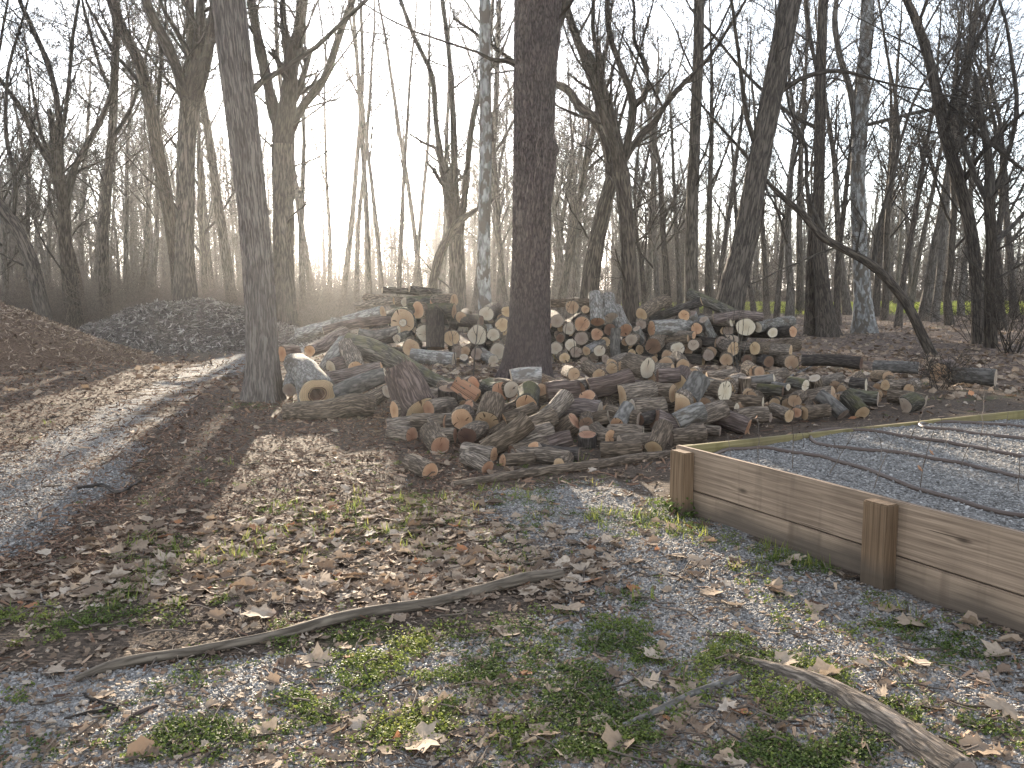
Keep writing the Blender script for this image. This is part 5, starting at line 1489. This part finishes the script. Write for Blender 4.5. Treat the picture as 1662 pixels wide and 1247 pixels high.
# ------------------------------------------------------------------ raised bed
def wood_mat(name, c0, c1, yellow=0.0):
    m, n = newmat(name); b = NB(n)
    v = b('Attribute', attribute_name='wd').outputs['Vector']
    sv = b('VectorMath', {0: v, 1: (.55, 5.5, 5.5)}, operation='MULTIPLY').outputs[0]
    wob = b('TexNoise', {'Vector': b('VectorMath', {0: v, 1: (1.1, 3.5, 3.5)}, operation='MULTIPLY').outputs[0], 'Scale': 1.2, 'Detail': 2.0}).outputs[0]
    s = b('SeparateXYZ', {0: sv})
    # knots bend the grain
    kv = b('TexVoronoi', {'Vector': b('VectorMath', {0: v, 1: (1.6, 4.2, .5)}, operation='MULTIPLY').outputs[0], 'Scale': 1.0})
    kd = kv.outputs['Distance']
    kn = b.ramp(kd, [(.0, (1, 1, 1)), (.22, (0, 0, 0))])
    ph = b.math('ADD', b.math('MULTIPLY', s.outputs[1], 26.0), b.math('MULTIPLY_ADD', wob, 9.0, b.math('MULTIPLY', kn, 5.0)))
    g = b.math('MULTIPLY_ADD', b.math('SINE', ph), .5, .5)
    fine = b('TexNoise', {'Vector': b('VectorMath', {0: v, 1: (2.5, 120, 120)}, operation='MULTIPLY').outputs[0], 'Scale': 1.0, 'Detail': 3.0}).outputs[0]
    f = b.math('MULTIPLY_ADD', fine, .85, b.math('MULTIPLY', g, .16))
    c = b.ramp(f, [(.25, c0), (.75, c1)])
    st = b('TexNoise', {'Vector': v, 'Scale': 2.2, 'Detail': 4.0}).outputs[0]
    c = b.mix(b.ramp(st, [(.45, (0, 0, 0)), (.75, (.5, .5, .5))]), c, tuple(x * .6 for x in c0))
    c = b.mix(b.ramp(kd, [(.03, (.85, .85, .85)), (.09, (0, 0, 0))]), c, tuple(x * .35 for x in c0))
    # drying checks and mud splashed along the ground
    ck = b('TexNoise', {'Vector': b('VectorMath', {0: v, 1: (1.3, 38, 38)}, operation='MULTIPLY').outputs[0], 'Scale': 1.0, 'Detail': 1.0}).outputs[0]
    c = b.mix(b.ramp(ck, [(.235, (.8, .8, .8)), (.275, (0, 0, 0))]), c, tuple(x * .3 for x in c0))
    hz = b('SeparateXYZ', {0: b('NewGeometry').outputs['Position']}).outputs[2]
    mud = b.ramp(b.math('MULTIPLY_ADD', st, -.22, b.math('ADD', hz, .05)), [(.0, (.75, .75, .75)), (.09, (0, 0, 0))])
    c = b.mix(mud, c, (.07, .055, .042))
    drip = b('TexNoise', {'Vector': b('VectorMath', {0: v, 1: (9, .8, 4)}, operation='MULTIPLY').outputs[0], 'Scale': 1.0, 'Detail': 3.0}).outputs[0]
    c = b.mix(b.ramp(drip, [(.56, (0, 0, 0)), (.72, (.5, .5, .5))]), c, tuple(x * .55 for x in c0))
    if yellow:
        c = b.mix(b.ramp(st, [(.35, (yellow, yellow, yellow)), (.65, (0, 0, 0))]), c, (.20, .17, .05))
    b.out(c, .8, b.bump(f, .35, .003), spec=.2)
    return m
M_BOARD = wood_mat('weathered_board', (.145, .10, .07), (.37, .27, .19))
M_POST = wood_mat('treated_post', (.085, .05, .027), (.25, .165, .10))
M_RAIL = wood_mat('greenish_board', (.12, .095, .045), (.27, .215, .115), .35)
def beam(name, a, bdir, length, up0, up1, n, thick, mat, parent, org, bevel=.005, seed=0, along='x'):
    """board from point a along bdir, between heights up0..up1, `thick` towards -n"""
    import bmesh
    bm = bmesh.new()
    bd, nn = np.array([bdir[0], bdir[1], 0.]), np.array([n[0], n[1], 0.])
    m = max(2, int(length / .25)) if along == 'x' else 2
    rs = np.random.RandomState(seed)
    rows = []
    for i in range(m + 1):
        t = length * i / m
        w = rs.randn() * .0015
        c = [np.array([a[0], a[1], 0]) + bd * t + nn * (o + w) + np.array([0, 0, z]) for o, z in ((0, up0), (-thick, up0), (-thick, up1), (0, up1))]
        rows.append([bm.verts.new(Vector(q - org)) for q in c])
    for r0, r1 in zip(rows, rows[1:]):
        for k in range(4):
            bm.faces.new((r0[k], r0[(k + 1) % 4], r1[(k + 1) % 4], r1[k]))
    bm.faces.new(rows[0][::-1]); bm.faces.new(rows[-1])
    bmesh.ops.recalc_face_normals(bm, faces=bm.faces)
    ed = [e for e in bm.edges if len(e.link_faces) == 2 and e.link_faces[0].normal.dot(e.link_faces[1].normal) < .5]
    bmesh.ops.bevel(bm, geom=ed, offset=bevel, segments=2, affect='EDGES')
    me = bpy.data.meshes.new(name); bm.to_mesh(me); bm.free()
    me.materials.append(mat)
    co = np.zeros(len(me.vertices) * 3, np.float32); me.vertices.foreach_get('co', co); co = co.reshape(-1, 3) + org
    q = co - np.array([a[0], a[1], 0])
    s, t_, z = q @ bd, q @ nn, q[:, 2]
    wd = np.stack([s + seed * 3.7, z + seed * 1.3, t_ + seed], 1) if along == 'x' else np.stack([z + seed * 3.7, s + seed * 1.3, t_ + seed], 1)
    me.attributes.new('wd', 'FLOAT_VECTOR', 'POINT').data.foreach_set('vector', np.ascontiguousarray(wd, np.float32).ravel())
    o = bpy.data.objects.new(name, me); col.objects.link(o); o.parent = parent
    return o
def bedz(x, y):
    q = np.stack([np.asarray(x) - BED_C0[0], np.asarray(y) - BED_C0[1]], -1)
    u, v = q @ BED_W, q @ BED_B
    return .372 + .062 * np.exp(-((v - 2.1) / 1.25) ** 2) * np.exp(-(u / 1.6) ** 2) + .04 * (fbm(np.asarray(x) * 1.3, np.asarray(y) * 1.3, 2, 3) - .5) + .02 * (fbm(np.asarray(x) * 6, np.asarray(y) * 6, 3, 2) - .5)
def on_bed(px, py):
    z = .372
    for _ in range(5):
        p = gnd(px, py, z); z = float(bedz(p[0], p[1]))
    return p
def build_bed():
    w_, b_ = BED_W, BED_B
    nrm = -b_                                             # outward from the front wall
    c0 = BED_C0
    org = np.array([c0[0], c0[1], 0.0])
    e = empty('raised_bed', org)
    tag(e, 'raised garden bed of weathered timber boards filled with gravel, right foreground', 'raised bed')
    beam('board', c0 - w_ * .02, w_, 4.6, .172, .455, nrm, .04, M_BOARD, e, org, .006, 1)
    beam('board', c0 - w_ * .005, w_, 4.6, -.05, .163, nrm, .04, M_BOARD, e, org, .006, 2)
    for s_, sd, hh in ((.035, 3, .438), (1.66, 4, .445), (3.5, 5, .44)):
        beam('post', c0 + w_ * s_ + nrm * .091, w_, .155, -.08, hh, nrm, .089, M_POST, e, org, .007, sd, 'z')
    p = c0 + b_ * .001
    beam('back_board', p - w_ * .0, b_, 1.22, .15, .452, -w_, .04, M_RAIL, e, org, .006, 6)
    beam('back_board', p + b_ * 1.226, b_, 3.3, .15, .450, -w_, .04, M_RAIL, e, org, .006, 7)
    beam('back_board', p + b_ * 4.53, b_, 3.6, .15, .455, -w_, .04, M_RAIL, e, org, .006, 11)
    beam('back_board', p, b_, 8.1, -.05, .145, -w_, .04, M_RAIL, e, org, .006, 8)
    for s_, sd in ((.06, 9), (2.75, 10), (4.5, 12)):
        beam('post', p - w_ * .09 + b_ * s_, b_, .14, -.08, .435, -w_, .085, M_RAIL, e, org, .007, sd, 'z')
    # gravel fill
    nx, ny = 150, 190
    U, Vv = np.meshgrid(np.linspace(.042, 4.6, nx), np.linspace(.042, 8.0, ny))
    X = c0[0] + w_[0] * U + b_[0] * Vv; Y = c0[1] + w_[1] * U + b_[1] * Vv
    Z = bedz(X, Y)
    i = np.arange(ny - 1)[:, None] * nx + np.arange(nx - 1)[None]
    F = np.stack([i, i + 1, i + 1 + nx, i + nx], 2).reshape(-1, 4)
    V = np.stack([X, Y, Z], 2).reshape(-1, 3)
    one = np.ones(len(V))
    o = mesh_np('gravel_fill', V - org, F, M_GROUND, True, {'gravel': one * .72, 'green': one * 0, 'litter': one * .15, 'meadow': one * 0, 'path': one * 0}, e)
    # loose stones on it
    rs = np.random.RandomState(6); n = 26000
    u = rs.uniform(.05, 4.3, n); v = rs.uniform(.05, 6.5, n) ** 1.0
    x = c0[0] + w_[0] * u + b_[0] * v; y = c0[1] + w_[1] * u + b_[1] * v
    a, bq = proj(np.stack([x, y, np.full(n, .37)], 1)); k = (a < 1720) & (y > 2.2)
    x, y = x[k], y[k]; n = len(x)
    z = bedz(x, y)
    q = np.array([(-1, -1, -.6), (1, -1, -.6), (1, 1, -.6), (-1, 1, -.6), (-.7, -.7, .6), (.7, -.7, .6), (.7, .7, .6), (-.7, .7, .6)]) * .5
    T = q[None] * (1 + .28 * rs.randn(n, 8, 1)); qf = np.array([(4, 5, 6, 7), (0, 1, 5, 4), (1, 2, 6, 5), (2, 3, 7, 6), (3, 0, 4, 7)])
    s = rs.uniform(.008, .018, n)
    V, F = place(T, qf, rotm(rs, n, .35), np.stack([s, s * rs.uniform(.7, 1.2, n), s * rs.uniform(.5, .9, n)], 1), np.stack([x, y, z + .003], 1))
    cv = rs.beta(2.2, 2.4, n) * .9
    kind(mesh_np('loose_gravel', V - org, F, M_PEBBLE, True, {'cv': np.repeat(cv, 8)}, e), 'stuff')
    # soaker hose
    pts = [(1158, 738), (1185, 729), (1230, 727), (1300, 736), (1370, 752), (1450, 779), (1550, 811), (1662, 838), (1745, 850), (1790, 832), (1745, 798), (1662, 776), (1560, 752), (1480, 738), (1400, 730), (1335, 722), (1316, 711), (1322, 702), (1350, 697), (1400, 698), (1480, 710),
           (1560, 723), (1662, 742), (1740, 752), (1770, 738), (1740, 722), (1662, 712), (1600, 706), (1540, 697), (1500, 693), (1493, 688), (1520, 685), (1600, 688), (1662, 693), (1740, 700)]
    P = np.array([on_bed(a, c + 2) for a, c in pts])
    P, r = resample(P, np.full(len(P), .0145), .05)
    P[:, 2] = bedz(P[:, 0], P[:, 1]) + .008
    T = Tubes(1); T.add(P, r, 10)
    m, n_ = newmat('brown_hose'); bb = NB(n_)
    bb.out((.08, .053, .04), .5, None, spec=.4)
    h = T.build('soaker_hose', m, None)
    tag(h, 'brown soaker hose snaking in loops over the gravel of the raised bed', 'hose')
    return e
build_bed()
# ------------------------------------------------------------------ bare seedlings, saplings, sticks, leaves
def twiggy(name, label, cat, group, pts, z, r0, seed, side=2, leaves=(), Y=None, side_l=.25, mat='stem'):
    """thin stem traced base to tip; base stands on height z"""
    rng = np.random.RandomState(seed)
    b0 = on_bed(pts[0][0], pts[0][1]) if z else gnd(pts[0][0], pts[0][1], z)
    Yb = b0[1]
    e = empty(name, b0); tag(e, label, cat, group)
    P = np.array([at(a, b_, Yb + .10 * (i / max(1, len(pts) - 1)) * rng.randn()) for i, (a, b_) in enumerate(pts)])
    P[0, 2] -= .03
    P, r = resample(P, np.linspace(r0, r0 * .45, len(P)), .06)
    P[1:-1] += rng.randn(len(P) - 2, 3) * .004
    T = Tubes(seed); T.add(P, r, 6)
    T.build('stem', TBARK[mat], e, b0)
    L = np.linalg.norm(P[-1] - P[0])
    if side:
        T2 = Tubes(seed + 1)
        for j in range(side):
            i = rng.randint(len(P) // 3, len(P) - 1); d = unit(P[i] - P[i - 1]); ax = unit(np.cross(d, rng.randn(3))); nd = unit(d + ax * rng.uniform(.4, 1.0))
            l = L * side_l * rng.uniform(.4, 1)
            q = np.array([P[i] + nd * l * t + np.array([0, 0, .15 * l * t * t]) for t in (0, .35, .7, 1)]) + np.vstack([np.zeros(3), rng.randn(3, 3) * l * .04])
            T2.add(q, r[i] * np.array([.6, .5, .4, .28]), 5)
        T2.build('branch', TBARK[mat], e, b0)
    for (lx, ly, sz) in leaves:
        c = at(lx, ly, Yb)
        rs = np.random.RandomState(seed + 5)
        Tm = leaf_shapes(1, rs, 1.6)
        V, F3 = place(Tm, LEAF_F3, rotm(rs, 1, 1.2), np.full((1, 3), sz), c[None])
        mesh_np('dead_leaf', V - b0, [F3, LEAF_F4], M_LEAF, True, {'cv': np.full(len(V), .98)}, e)
    return e
r6 = lambda x, y: (1150 + x / 3.246, 440 + y / 3.246)
def build_small():
    g = 'bare seedling stems in the gravel bed'
    rows = [
        ([(440, 1040), (442, 900), (445, 760), (447, 690)], 'tallest straight bare seedling at the left part of the gravel bed', 3),
        ([(630, 1070), (700, 960), (760, 870), (795, 790)], 'bare seedling leaning right over the first hose bend', 2),
        ([(870, 1150), (915, 1020), (975, 885)], 'bare seedling leaning right in front of the nearest hose run', 2),
        ([(1120, 1160), (1135, 1030), (1160, 930), (1187, 840)], 'bare seedling holding two orange dead leaves', 2),
        ([(910, 1000), (905, 900), (870, 830), (850, 770)], 'bare seedling leaning left inside the middle hose loop', 2),
        ([(690, 960), (670, 925), (650, 890)], 'short bare seedling inside the bend of the middle hose loop', 0),
        ([(262, 1005), (258, 880), (253, 765)], 'bare seedling with reddish tip near the back rail', 2),
        ([(1050, 885), (1100, 800), (1150, 700)], 'bare seedling slanting right behind the middle hose loop', 1),
        ([(1262, 940), (1240, 850), (1228, 770)], 'bare seedling left of the far small hose loop', 2),
        ([(1385, 790), (1405, 690), (1440, 585)], 'forked bare seedling with curled leaf rising past the back rail', 3),
        ([(1325, 1035), (1350, 965), (1388, 885)], 'bare seedling leaning right over the right hose runs', 1),
        ([(1465, 960), (1468, 880), (1470, 800)], 'thin upright bare seedling between the right hose runs', 1),
        ([(1440, 865), (1445, 730), (1452, 600)], 'tall thin bare seedling beside the far small hose loop', 2),
        ([(498, 925), (500, 880), (490, 850)], 'tiny bare seedling behind the nearest hose run', 0),
        ([(122, 985), (110, 910), (95, 850)], 'tiny bent bare seedling at the bed corner', 0),
        ([(1640, 1165), (1636, 1060), (1640, 975)], 'bare seedling at the right edge near the timber rim', 1),
        ([(1570, 840), (1575, 780), (1578, 740)], 'short bare seedling near the back rail at right', 0),
    ]
    for i, (pts, lab, sd) in enumerate(rows):
        lv = {3: [(1493, 763, .055), (1512, 737, .05)], 9: [(1577, 637, .06)], 6: [(1228, 678, .03)]}.get(i, ())
        twiggy('bare_seedling', lab, 'seedling', g, [r6(*p) for p in pts],   .36, .0032, 300 + i, sd, lv)
    twiggy('sapling', 'thin pale forked sapling in front of the rear stack left of the scaly trunk', 'sapling', None, [(768, 612), (771, 570), (774, 540), (777, 512), (774, 495), (768, 482)], 0, .013, 400, 3, Y=None, mat='mid', side_l=.4)
    twiggy('sapling', 'thin dark sapling in front of the rear stack, left of the pale forked one', 'sapling', None, [(740, 600), (736, 560), (730, 530), (718, 505), (700, 490)], 0, .009, 401, 4, side_l=.4)
    for i, (pts, lab) in enumerate([
        ([(1193, 606), (1186, 560), (1181, 520), (1180, 440)], 'thin pale stem leaning left, first of the stem cluster by the heap'),
        ([(1196, 608), (1198, 560), (1200, 500), (1203, 420), (1206, 330)], 'tallest thin pale stem of the cluster, before the leaning dark trunk'),
        ([(1198, 610), (1203, 560), (1207, 520), (1208, 470)], 'straight middle stem of the thin cluster by the heap'),
        ([(1197, 607), (1190, 540), (1194, 470), (1196, 400)], 'slightly bent stem of the thin cluster by the heap'),
        ([(1196, 612), (1204, 590), (1211, 560), (1216, 530)], 'short reddish stem leaning right, last of the thin stem cluster')]):
        twiggy('thin_sapling', lab, 'sapling', 'cluster of thin stems before the leaning dark trunk', pts, 0, .008, 410 + i, 2, mat='mid', side_l=.2)
    for i, (pts, lab) in enumerate([([(917, 590), (918, 540), (922, 500), (940, 470)], 'thin pale sapling against the stack just right of the scaly trunk'),
                                    ([(932, 600), (932, 550), (931, 500), (934, 440)], 'thin straight sapling second right of the scaly trunk'),
                                    ([(990, 592), (997, 555), (1004, 520), (1008, 500)], 'short thin sapling against the leaning logs of the stack'),
                                    ([(1265, 560), (1262, 500), (1270, 450), (1262, 400)], 'thin dark sapling behind the right end of the stack')]):
        twiggy('sapling', lab, 'sapling', None, pts, 0, .007, 430 + i, 3, mat='twig', side_l=.4)
    # tangled shrubs at right
    for i, (px, py, n_, hh, lab) in enumerate([(1640, 575, 26, 3.4, 'tall tangled bare shrub arching at the right edge'), (1585, 560, 18, 2.6, 'bare tangled shrub left of the twig-wrapped tree'), (1530, 632, 16, .8, 'low bare bramble on the forest floor beyond the bed'), (1285, 520, 14, 1.4, 'thin bare bush at the right end of the stack')]):
        rng = np.random.RandomState(500 + i); c = gnd(px, py); e = empty('bare_shrub', c); tag(e, lab, 'shrub')
        T = Tubes(i)
        for j in range(n_):
            a = rng.rand() * 6.28
            grow(T, c + rng.randn(3) * [.12, .12, 0] - [0, 0, .03], unit(np.array([math.cos(a) * .6, math.sin(a) * .6, 1.])), hh * rng.uniform(.5, 1.), .006 + .006 * rng.rand() * hh / 2, 0, rng, .0035, -.25, .25, (6, 4), 5)
        T.build('branches', TBARK['twig'], e, c)
    # sticks and poles on the ground
    def stick(name, label, pts, rad, bark, seed, k=14, raise_=.95, cat='stick', group=None, rough=1.2, flat=1.0):
        P = np.array([gnd(a, b_) for a, b_ in pts]); r = np.array(rad)
        P[:, 2] = gz(P[:, 0], P[:, 1]) + r * raise_
        return add_log(name, P, r, label, cat, group, 'g', bark, k=k, rough=rough)
    stick('long_stick', 'long weathered grey pole lying across the leaves in the foreground', [(122, 1106), (185, 1086), (300, 1068), (450, 1040), (560, 1012), (700, 990), (790, 965), (850, 952), (912, 942)], [.014, .024, .022, .024, .029, .026, .027, .036, .030], 'b', 1, 18)
    stick('bark_pole', 'furrowed bark-covered limb along the front foot of the log heap', [(735, 790), (800, 782), (880, 772), (950, 764), (1030, 752), (1085, 742)], [.03, .042, .05, .05, .048, .045], 'n', 2, 24, .45)
    stick('bark_slab', 'furrowed grey bark limb half sunk in weeds at the bottom right', [(1205, 1076), (1270, 1098), (1330, 1122), (1400, 1162), (1470, 1205), (1560, 1270)], [.022, .042, .05, .056, .060, .062], 'n', 3, 30, .1)
    stick('broken_stick', 'pale peeled stick pointing right beside the half-sunk bark limb', [(1012, 1190), (1060, 1170), (1120, 1142), (1200, 1108)], [.011, .013, .014, .014], 'w', 4)
    stick('thin_stick', 'thin dark twig lying at the bottom centre left', [(478, 1208), (560, 1186), (640, 1166), (745, 1157)], [.004, .0055, .0055, .004], 'k', 5, 10)
    stick('thin_stick', 'thin forked twig pointing to the bottom edge', [(700, 1262), (740, 1228), (775, 1200), (800, 1178)], [.006, .006, .005, .004], 'k', 6, 10)
    stick('thin_stick', 'short mossy twig standing out of weeds at bottom centre', [(850, 1190), (880, 1165), (893, 1138), (905, 1118)], [.006, .007, .006, .004], 'm', 7, 10, 1.2)
    stick('thin_stick', 'dark forked twig on the gravel at the lower left', [(105, 1172), (160, 1160), (190, 1158), (150, 1140), (135, 1128)], [.006, .009, .011, .008, .005], 'k', 8, 10)
    stick('thin_stick', 'curved pale bark strip by the dark forked twig', [(195, 1185), (215, 1170), (240, 1158), (255, 1152)], [.006, .010, .010, .007], 's', 9, 10)
    stick('long_stick', 'bare pole leaning on the forest floor behind the right tail', [(1278, 614), (1300, 602), (1325, 588), (1347, 570)], [.02, .02, .018, .012], 'g', 10, 12, 1.0)
    stick('long_stick', 'pale curved branch on the ground behind the right end of the heap', [(1425, 640), (1465, 636), (1490, 628), (1512, 612)], [.022, .02, .016, .010], 'w', 11, 12, .8)
    stick('thin_stick', 'pale twig at the left edge near the path', [(65, 958), (72, 975), (90, 985), (105, 985)], [.004, .005, .004, .003], 'w', 12, 8)
    stick('long_stick', 'thin bare branch lying in the debris before the rear stack', [(925, 604), (960, 596), (1000, 590), (1050, 580)], [.014, .014, .012, .008], 'w', 13, 10, 1.2)
    stick('long_stick', 'crooked branch in the wood litter at the edge of the path', [(125, 795), (160, 790), (190, 800), (230, 782)], [.012, .015, .014, .008], 'k', 14, 10, .9)
    # single fallen leaves big enough to point at
    LV = [
        (1150, 965, .15, .55, 'curled tan leaf right of the gravel patch'), (1192, 988, .15, .80, 'pale folded leaf on the gravel left of the timber post'),
        (1252, 958, .12, .50, 'brown curled leaf near the foot of the timber wall'), (1322, 990, .14, .62, 'tan leaf propped on its edge left of the timber post'),
        (1285, 912, .14, .72, 'pale leaf lying in the green weeds along the timber wall'), (1448, 990, .15, .55, 'tan leaf on the gravel right below the timber post'),
        (1478, 1020, .18, .62, 'large arched tan leaf casting a shadow below the timber wall'), (1578, 1020, .14, .50, 'brown leaf close to the lower timber board'),
        (1642, 1050, .15, .58, 'tan leaf at the right edge against the timber wall'), (1626, 1074, .17, .70, 'broad flat leaf with pointed lobes at the right edge'),
        (1482, 1090, .18, .85, 'big pale leaf with upturned lobes in the lower right'), (1345, 1104, .17, .66, 'tan leaf lying over the half-sunk bark limb'),
        (1262, 1080, .15, .68, 'tan leaf at the upper end of the half-sunk bark limb'), (1402, 1086, .10, .75, 'small pale leaf left of the big upturned pale leaf'),
        (1598, 1110, .10, .92, 'whitish folded leaf on the gravel at lower right'), (1628, 1164, .15, .66, 'tan leaf by the right edge near the bottom'),
        (1592, 1226, .16, .50, 'long brown leaf at the bottom right corner'), (1064, 1082, .13, .80, 'pale leaf in the weeds above the peeled stick'),
        (1050, 1126, .14, .72, 'pale leaf beside the upper end of the peeled stick'), (1100, 1130, .15, .60, 'tan leaf overlapping the peeled stick'), (985, 886, .16, .78, 'pale elongated leaf alone on the middle gravel'),
        (930, 1000, .17, .62, 'tan lobed leaf with a stalk right of the long pole'), (832, 1030, .16, .64, 'pinkish tan leaf below the right end of the long pole'),
        (690, 1216, .20, .68, 'largest leaf, propped up at the bottom centre'), (508, 1082, .17, .66, 'tan leaf on gravel below the middle of the long pole'),
        (418, 1006, .18, .76, 'big folded pale leaf just above the long pole'), (872, 1200, .15, .55, 'reddish brown leaf in bright weeds at bottom centre'),
        (1178, 1166, .12, .88, 'whitish leaf near the rotten wood beside the peeled stick'), (1010, 1225, .17, .50, 'brown leaf at the bottom edge right of centre'), (240, 1234, .16, .25, 'dark brown leaf at the bottom edge left'),
        (568, 1072, .06, 1.0, 'tiny bright orange leaf below the long pole'), (562, 872, .10, .15, 'dark brown upright leaf among the thick leaf litter'), (598, 1000, .14, .45, 'rolled reddish leaf just above the long pole'),
    ]
    for i, (px, py, sz, cv, lab) in enumerate(LV):
        rs = np.random.RandomState(700 + i); c = gnd(px, py); c[2] = float(gz(c[0], c[1])) + .018
        Tm = leaf_shapes(1, rs, 1.0)
        V, F3 = place(Tm, LEAF_F3, rotm(rs, 1, .16), np.full((1, 3), sz * .9), np.zeros((1, 3)))
        V[:, 2] -= V[:, 2].min() - 0
        V[:, 2] -= .01
        o = mesh_np('fallen_leaf', V, [F3, LEAF_F4], M_LEAF, True, {'cv': np.full(len(V), cv)})
        o.location = c
        tag(o, lab, 'leaf', 'single fallen leaves in the foreground')
        # stalk
        T = Tubes(i); v0, v1 = V[0], V[1 + _K]
        d = unit(v1 - v0); T.add(np.array([v1, v1 + d * sz * .3 + [0, 0, .01], v1 + d * sz * .6 + [0, 0, .012]]), .0016, 4)
        T.build('stalk', TBARK['twig'], o)
    # leafy clump at the bed's corner post
    rs = np.random.RandomState(44); c = gnd(1108, 832); n = 420
    C = c + np.stack([rs.randn(n) * .075, rs.randn(n) * .07, np.abs(rs.randn(n)) * .045 + .012], 1)
    q = np.array([(0, -.5, 0), (.38, -.2, .1), (.45, .25, .08), (0, .6, .02), (-.45, .25, .08), (-.38, -.2, .1)])
    s = rs.uniform(.016, .032, n)
    V, F = place(q, np.array([[0, 1, 2, 3, 4, 5]]), rotm(rs, n, .45), np.stack([s, s, s], 1), C)
    T = Tubes(44)
    for i in range(0, n, 7):
        T.add(np.array([c + [0, 0, -.01], c * .5 + C[i] * .5 + [0, 0, .01], C[i]]), .0015, 4)
    o = T.build('weed_plant', M_WEED, None, c); o.location = c
    o.data.attributes.new('cv', 'FLOAT', 'POINT')
    mesh_np('foliage', V - c, F, M_WEED, False, {'cv': np.repeat(rs.uniform(.05, .5, n), 6)}, o)
    tag(o, 'dark green broad-leaved weed clump at the foot of the corner post', 'weed')
build_small()
# ------------------------------------------------------------------ air
def build_haze():
    import bmesh
    if HAZE <= 0:
        return
    bm = bmesh.new(); bmesh.ops.create_cube(bm, size=1.0)
    me = bpy.data.meshes.new('haze'); bm.to_mesh(me); bm.free()
    o = bpy.data.objects.new('haze', me); col.objects.link(o)
    o.scale = (1700, 1700, 34); o.location = (0, 0, 11)
    m, n = newmat('haze_air'); b = NB(n)
    pv = b('VolumePrincipled', {'Color': (.93, .94, .96, 1), 'Density': HAZE, 'Anisotropy': .8})
    ou = n.nodes.new('ShaderNodeOutputMaterial'); n.links.new(pv.outputs[0], ou.inputs['Volume'])
    me.materials.append(m)
    kind(o, 'stuff')
build_haze()
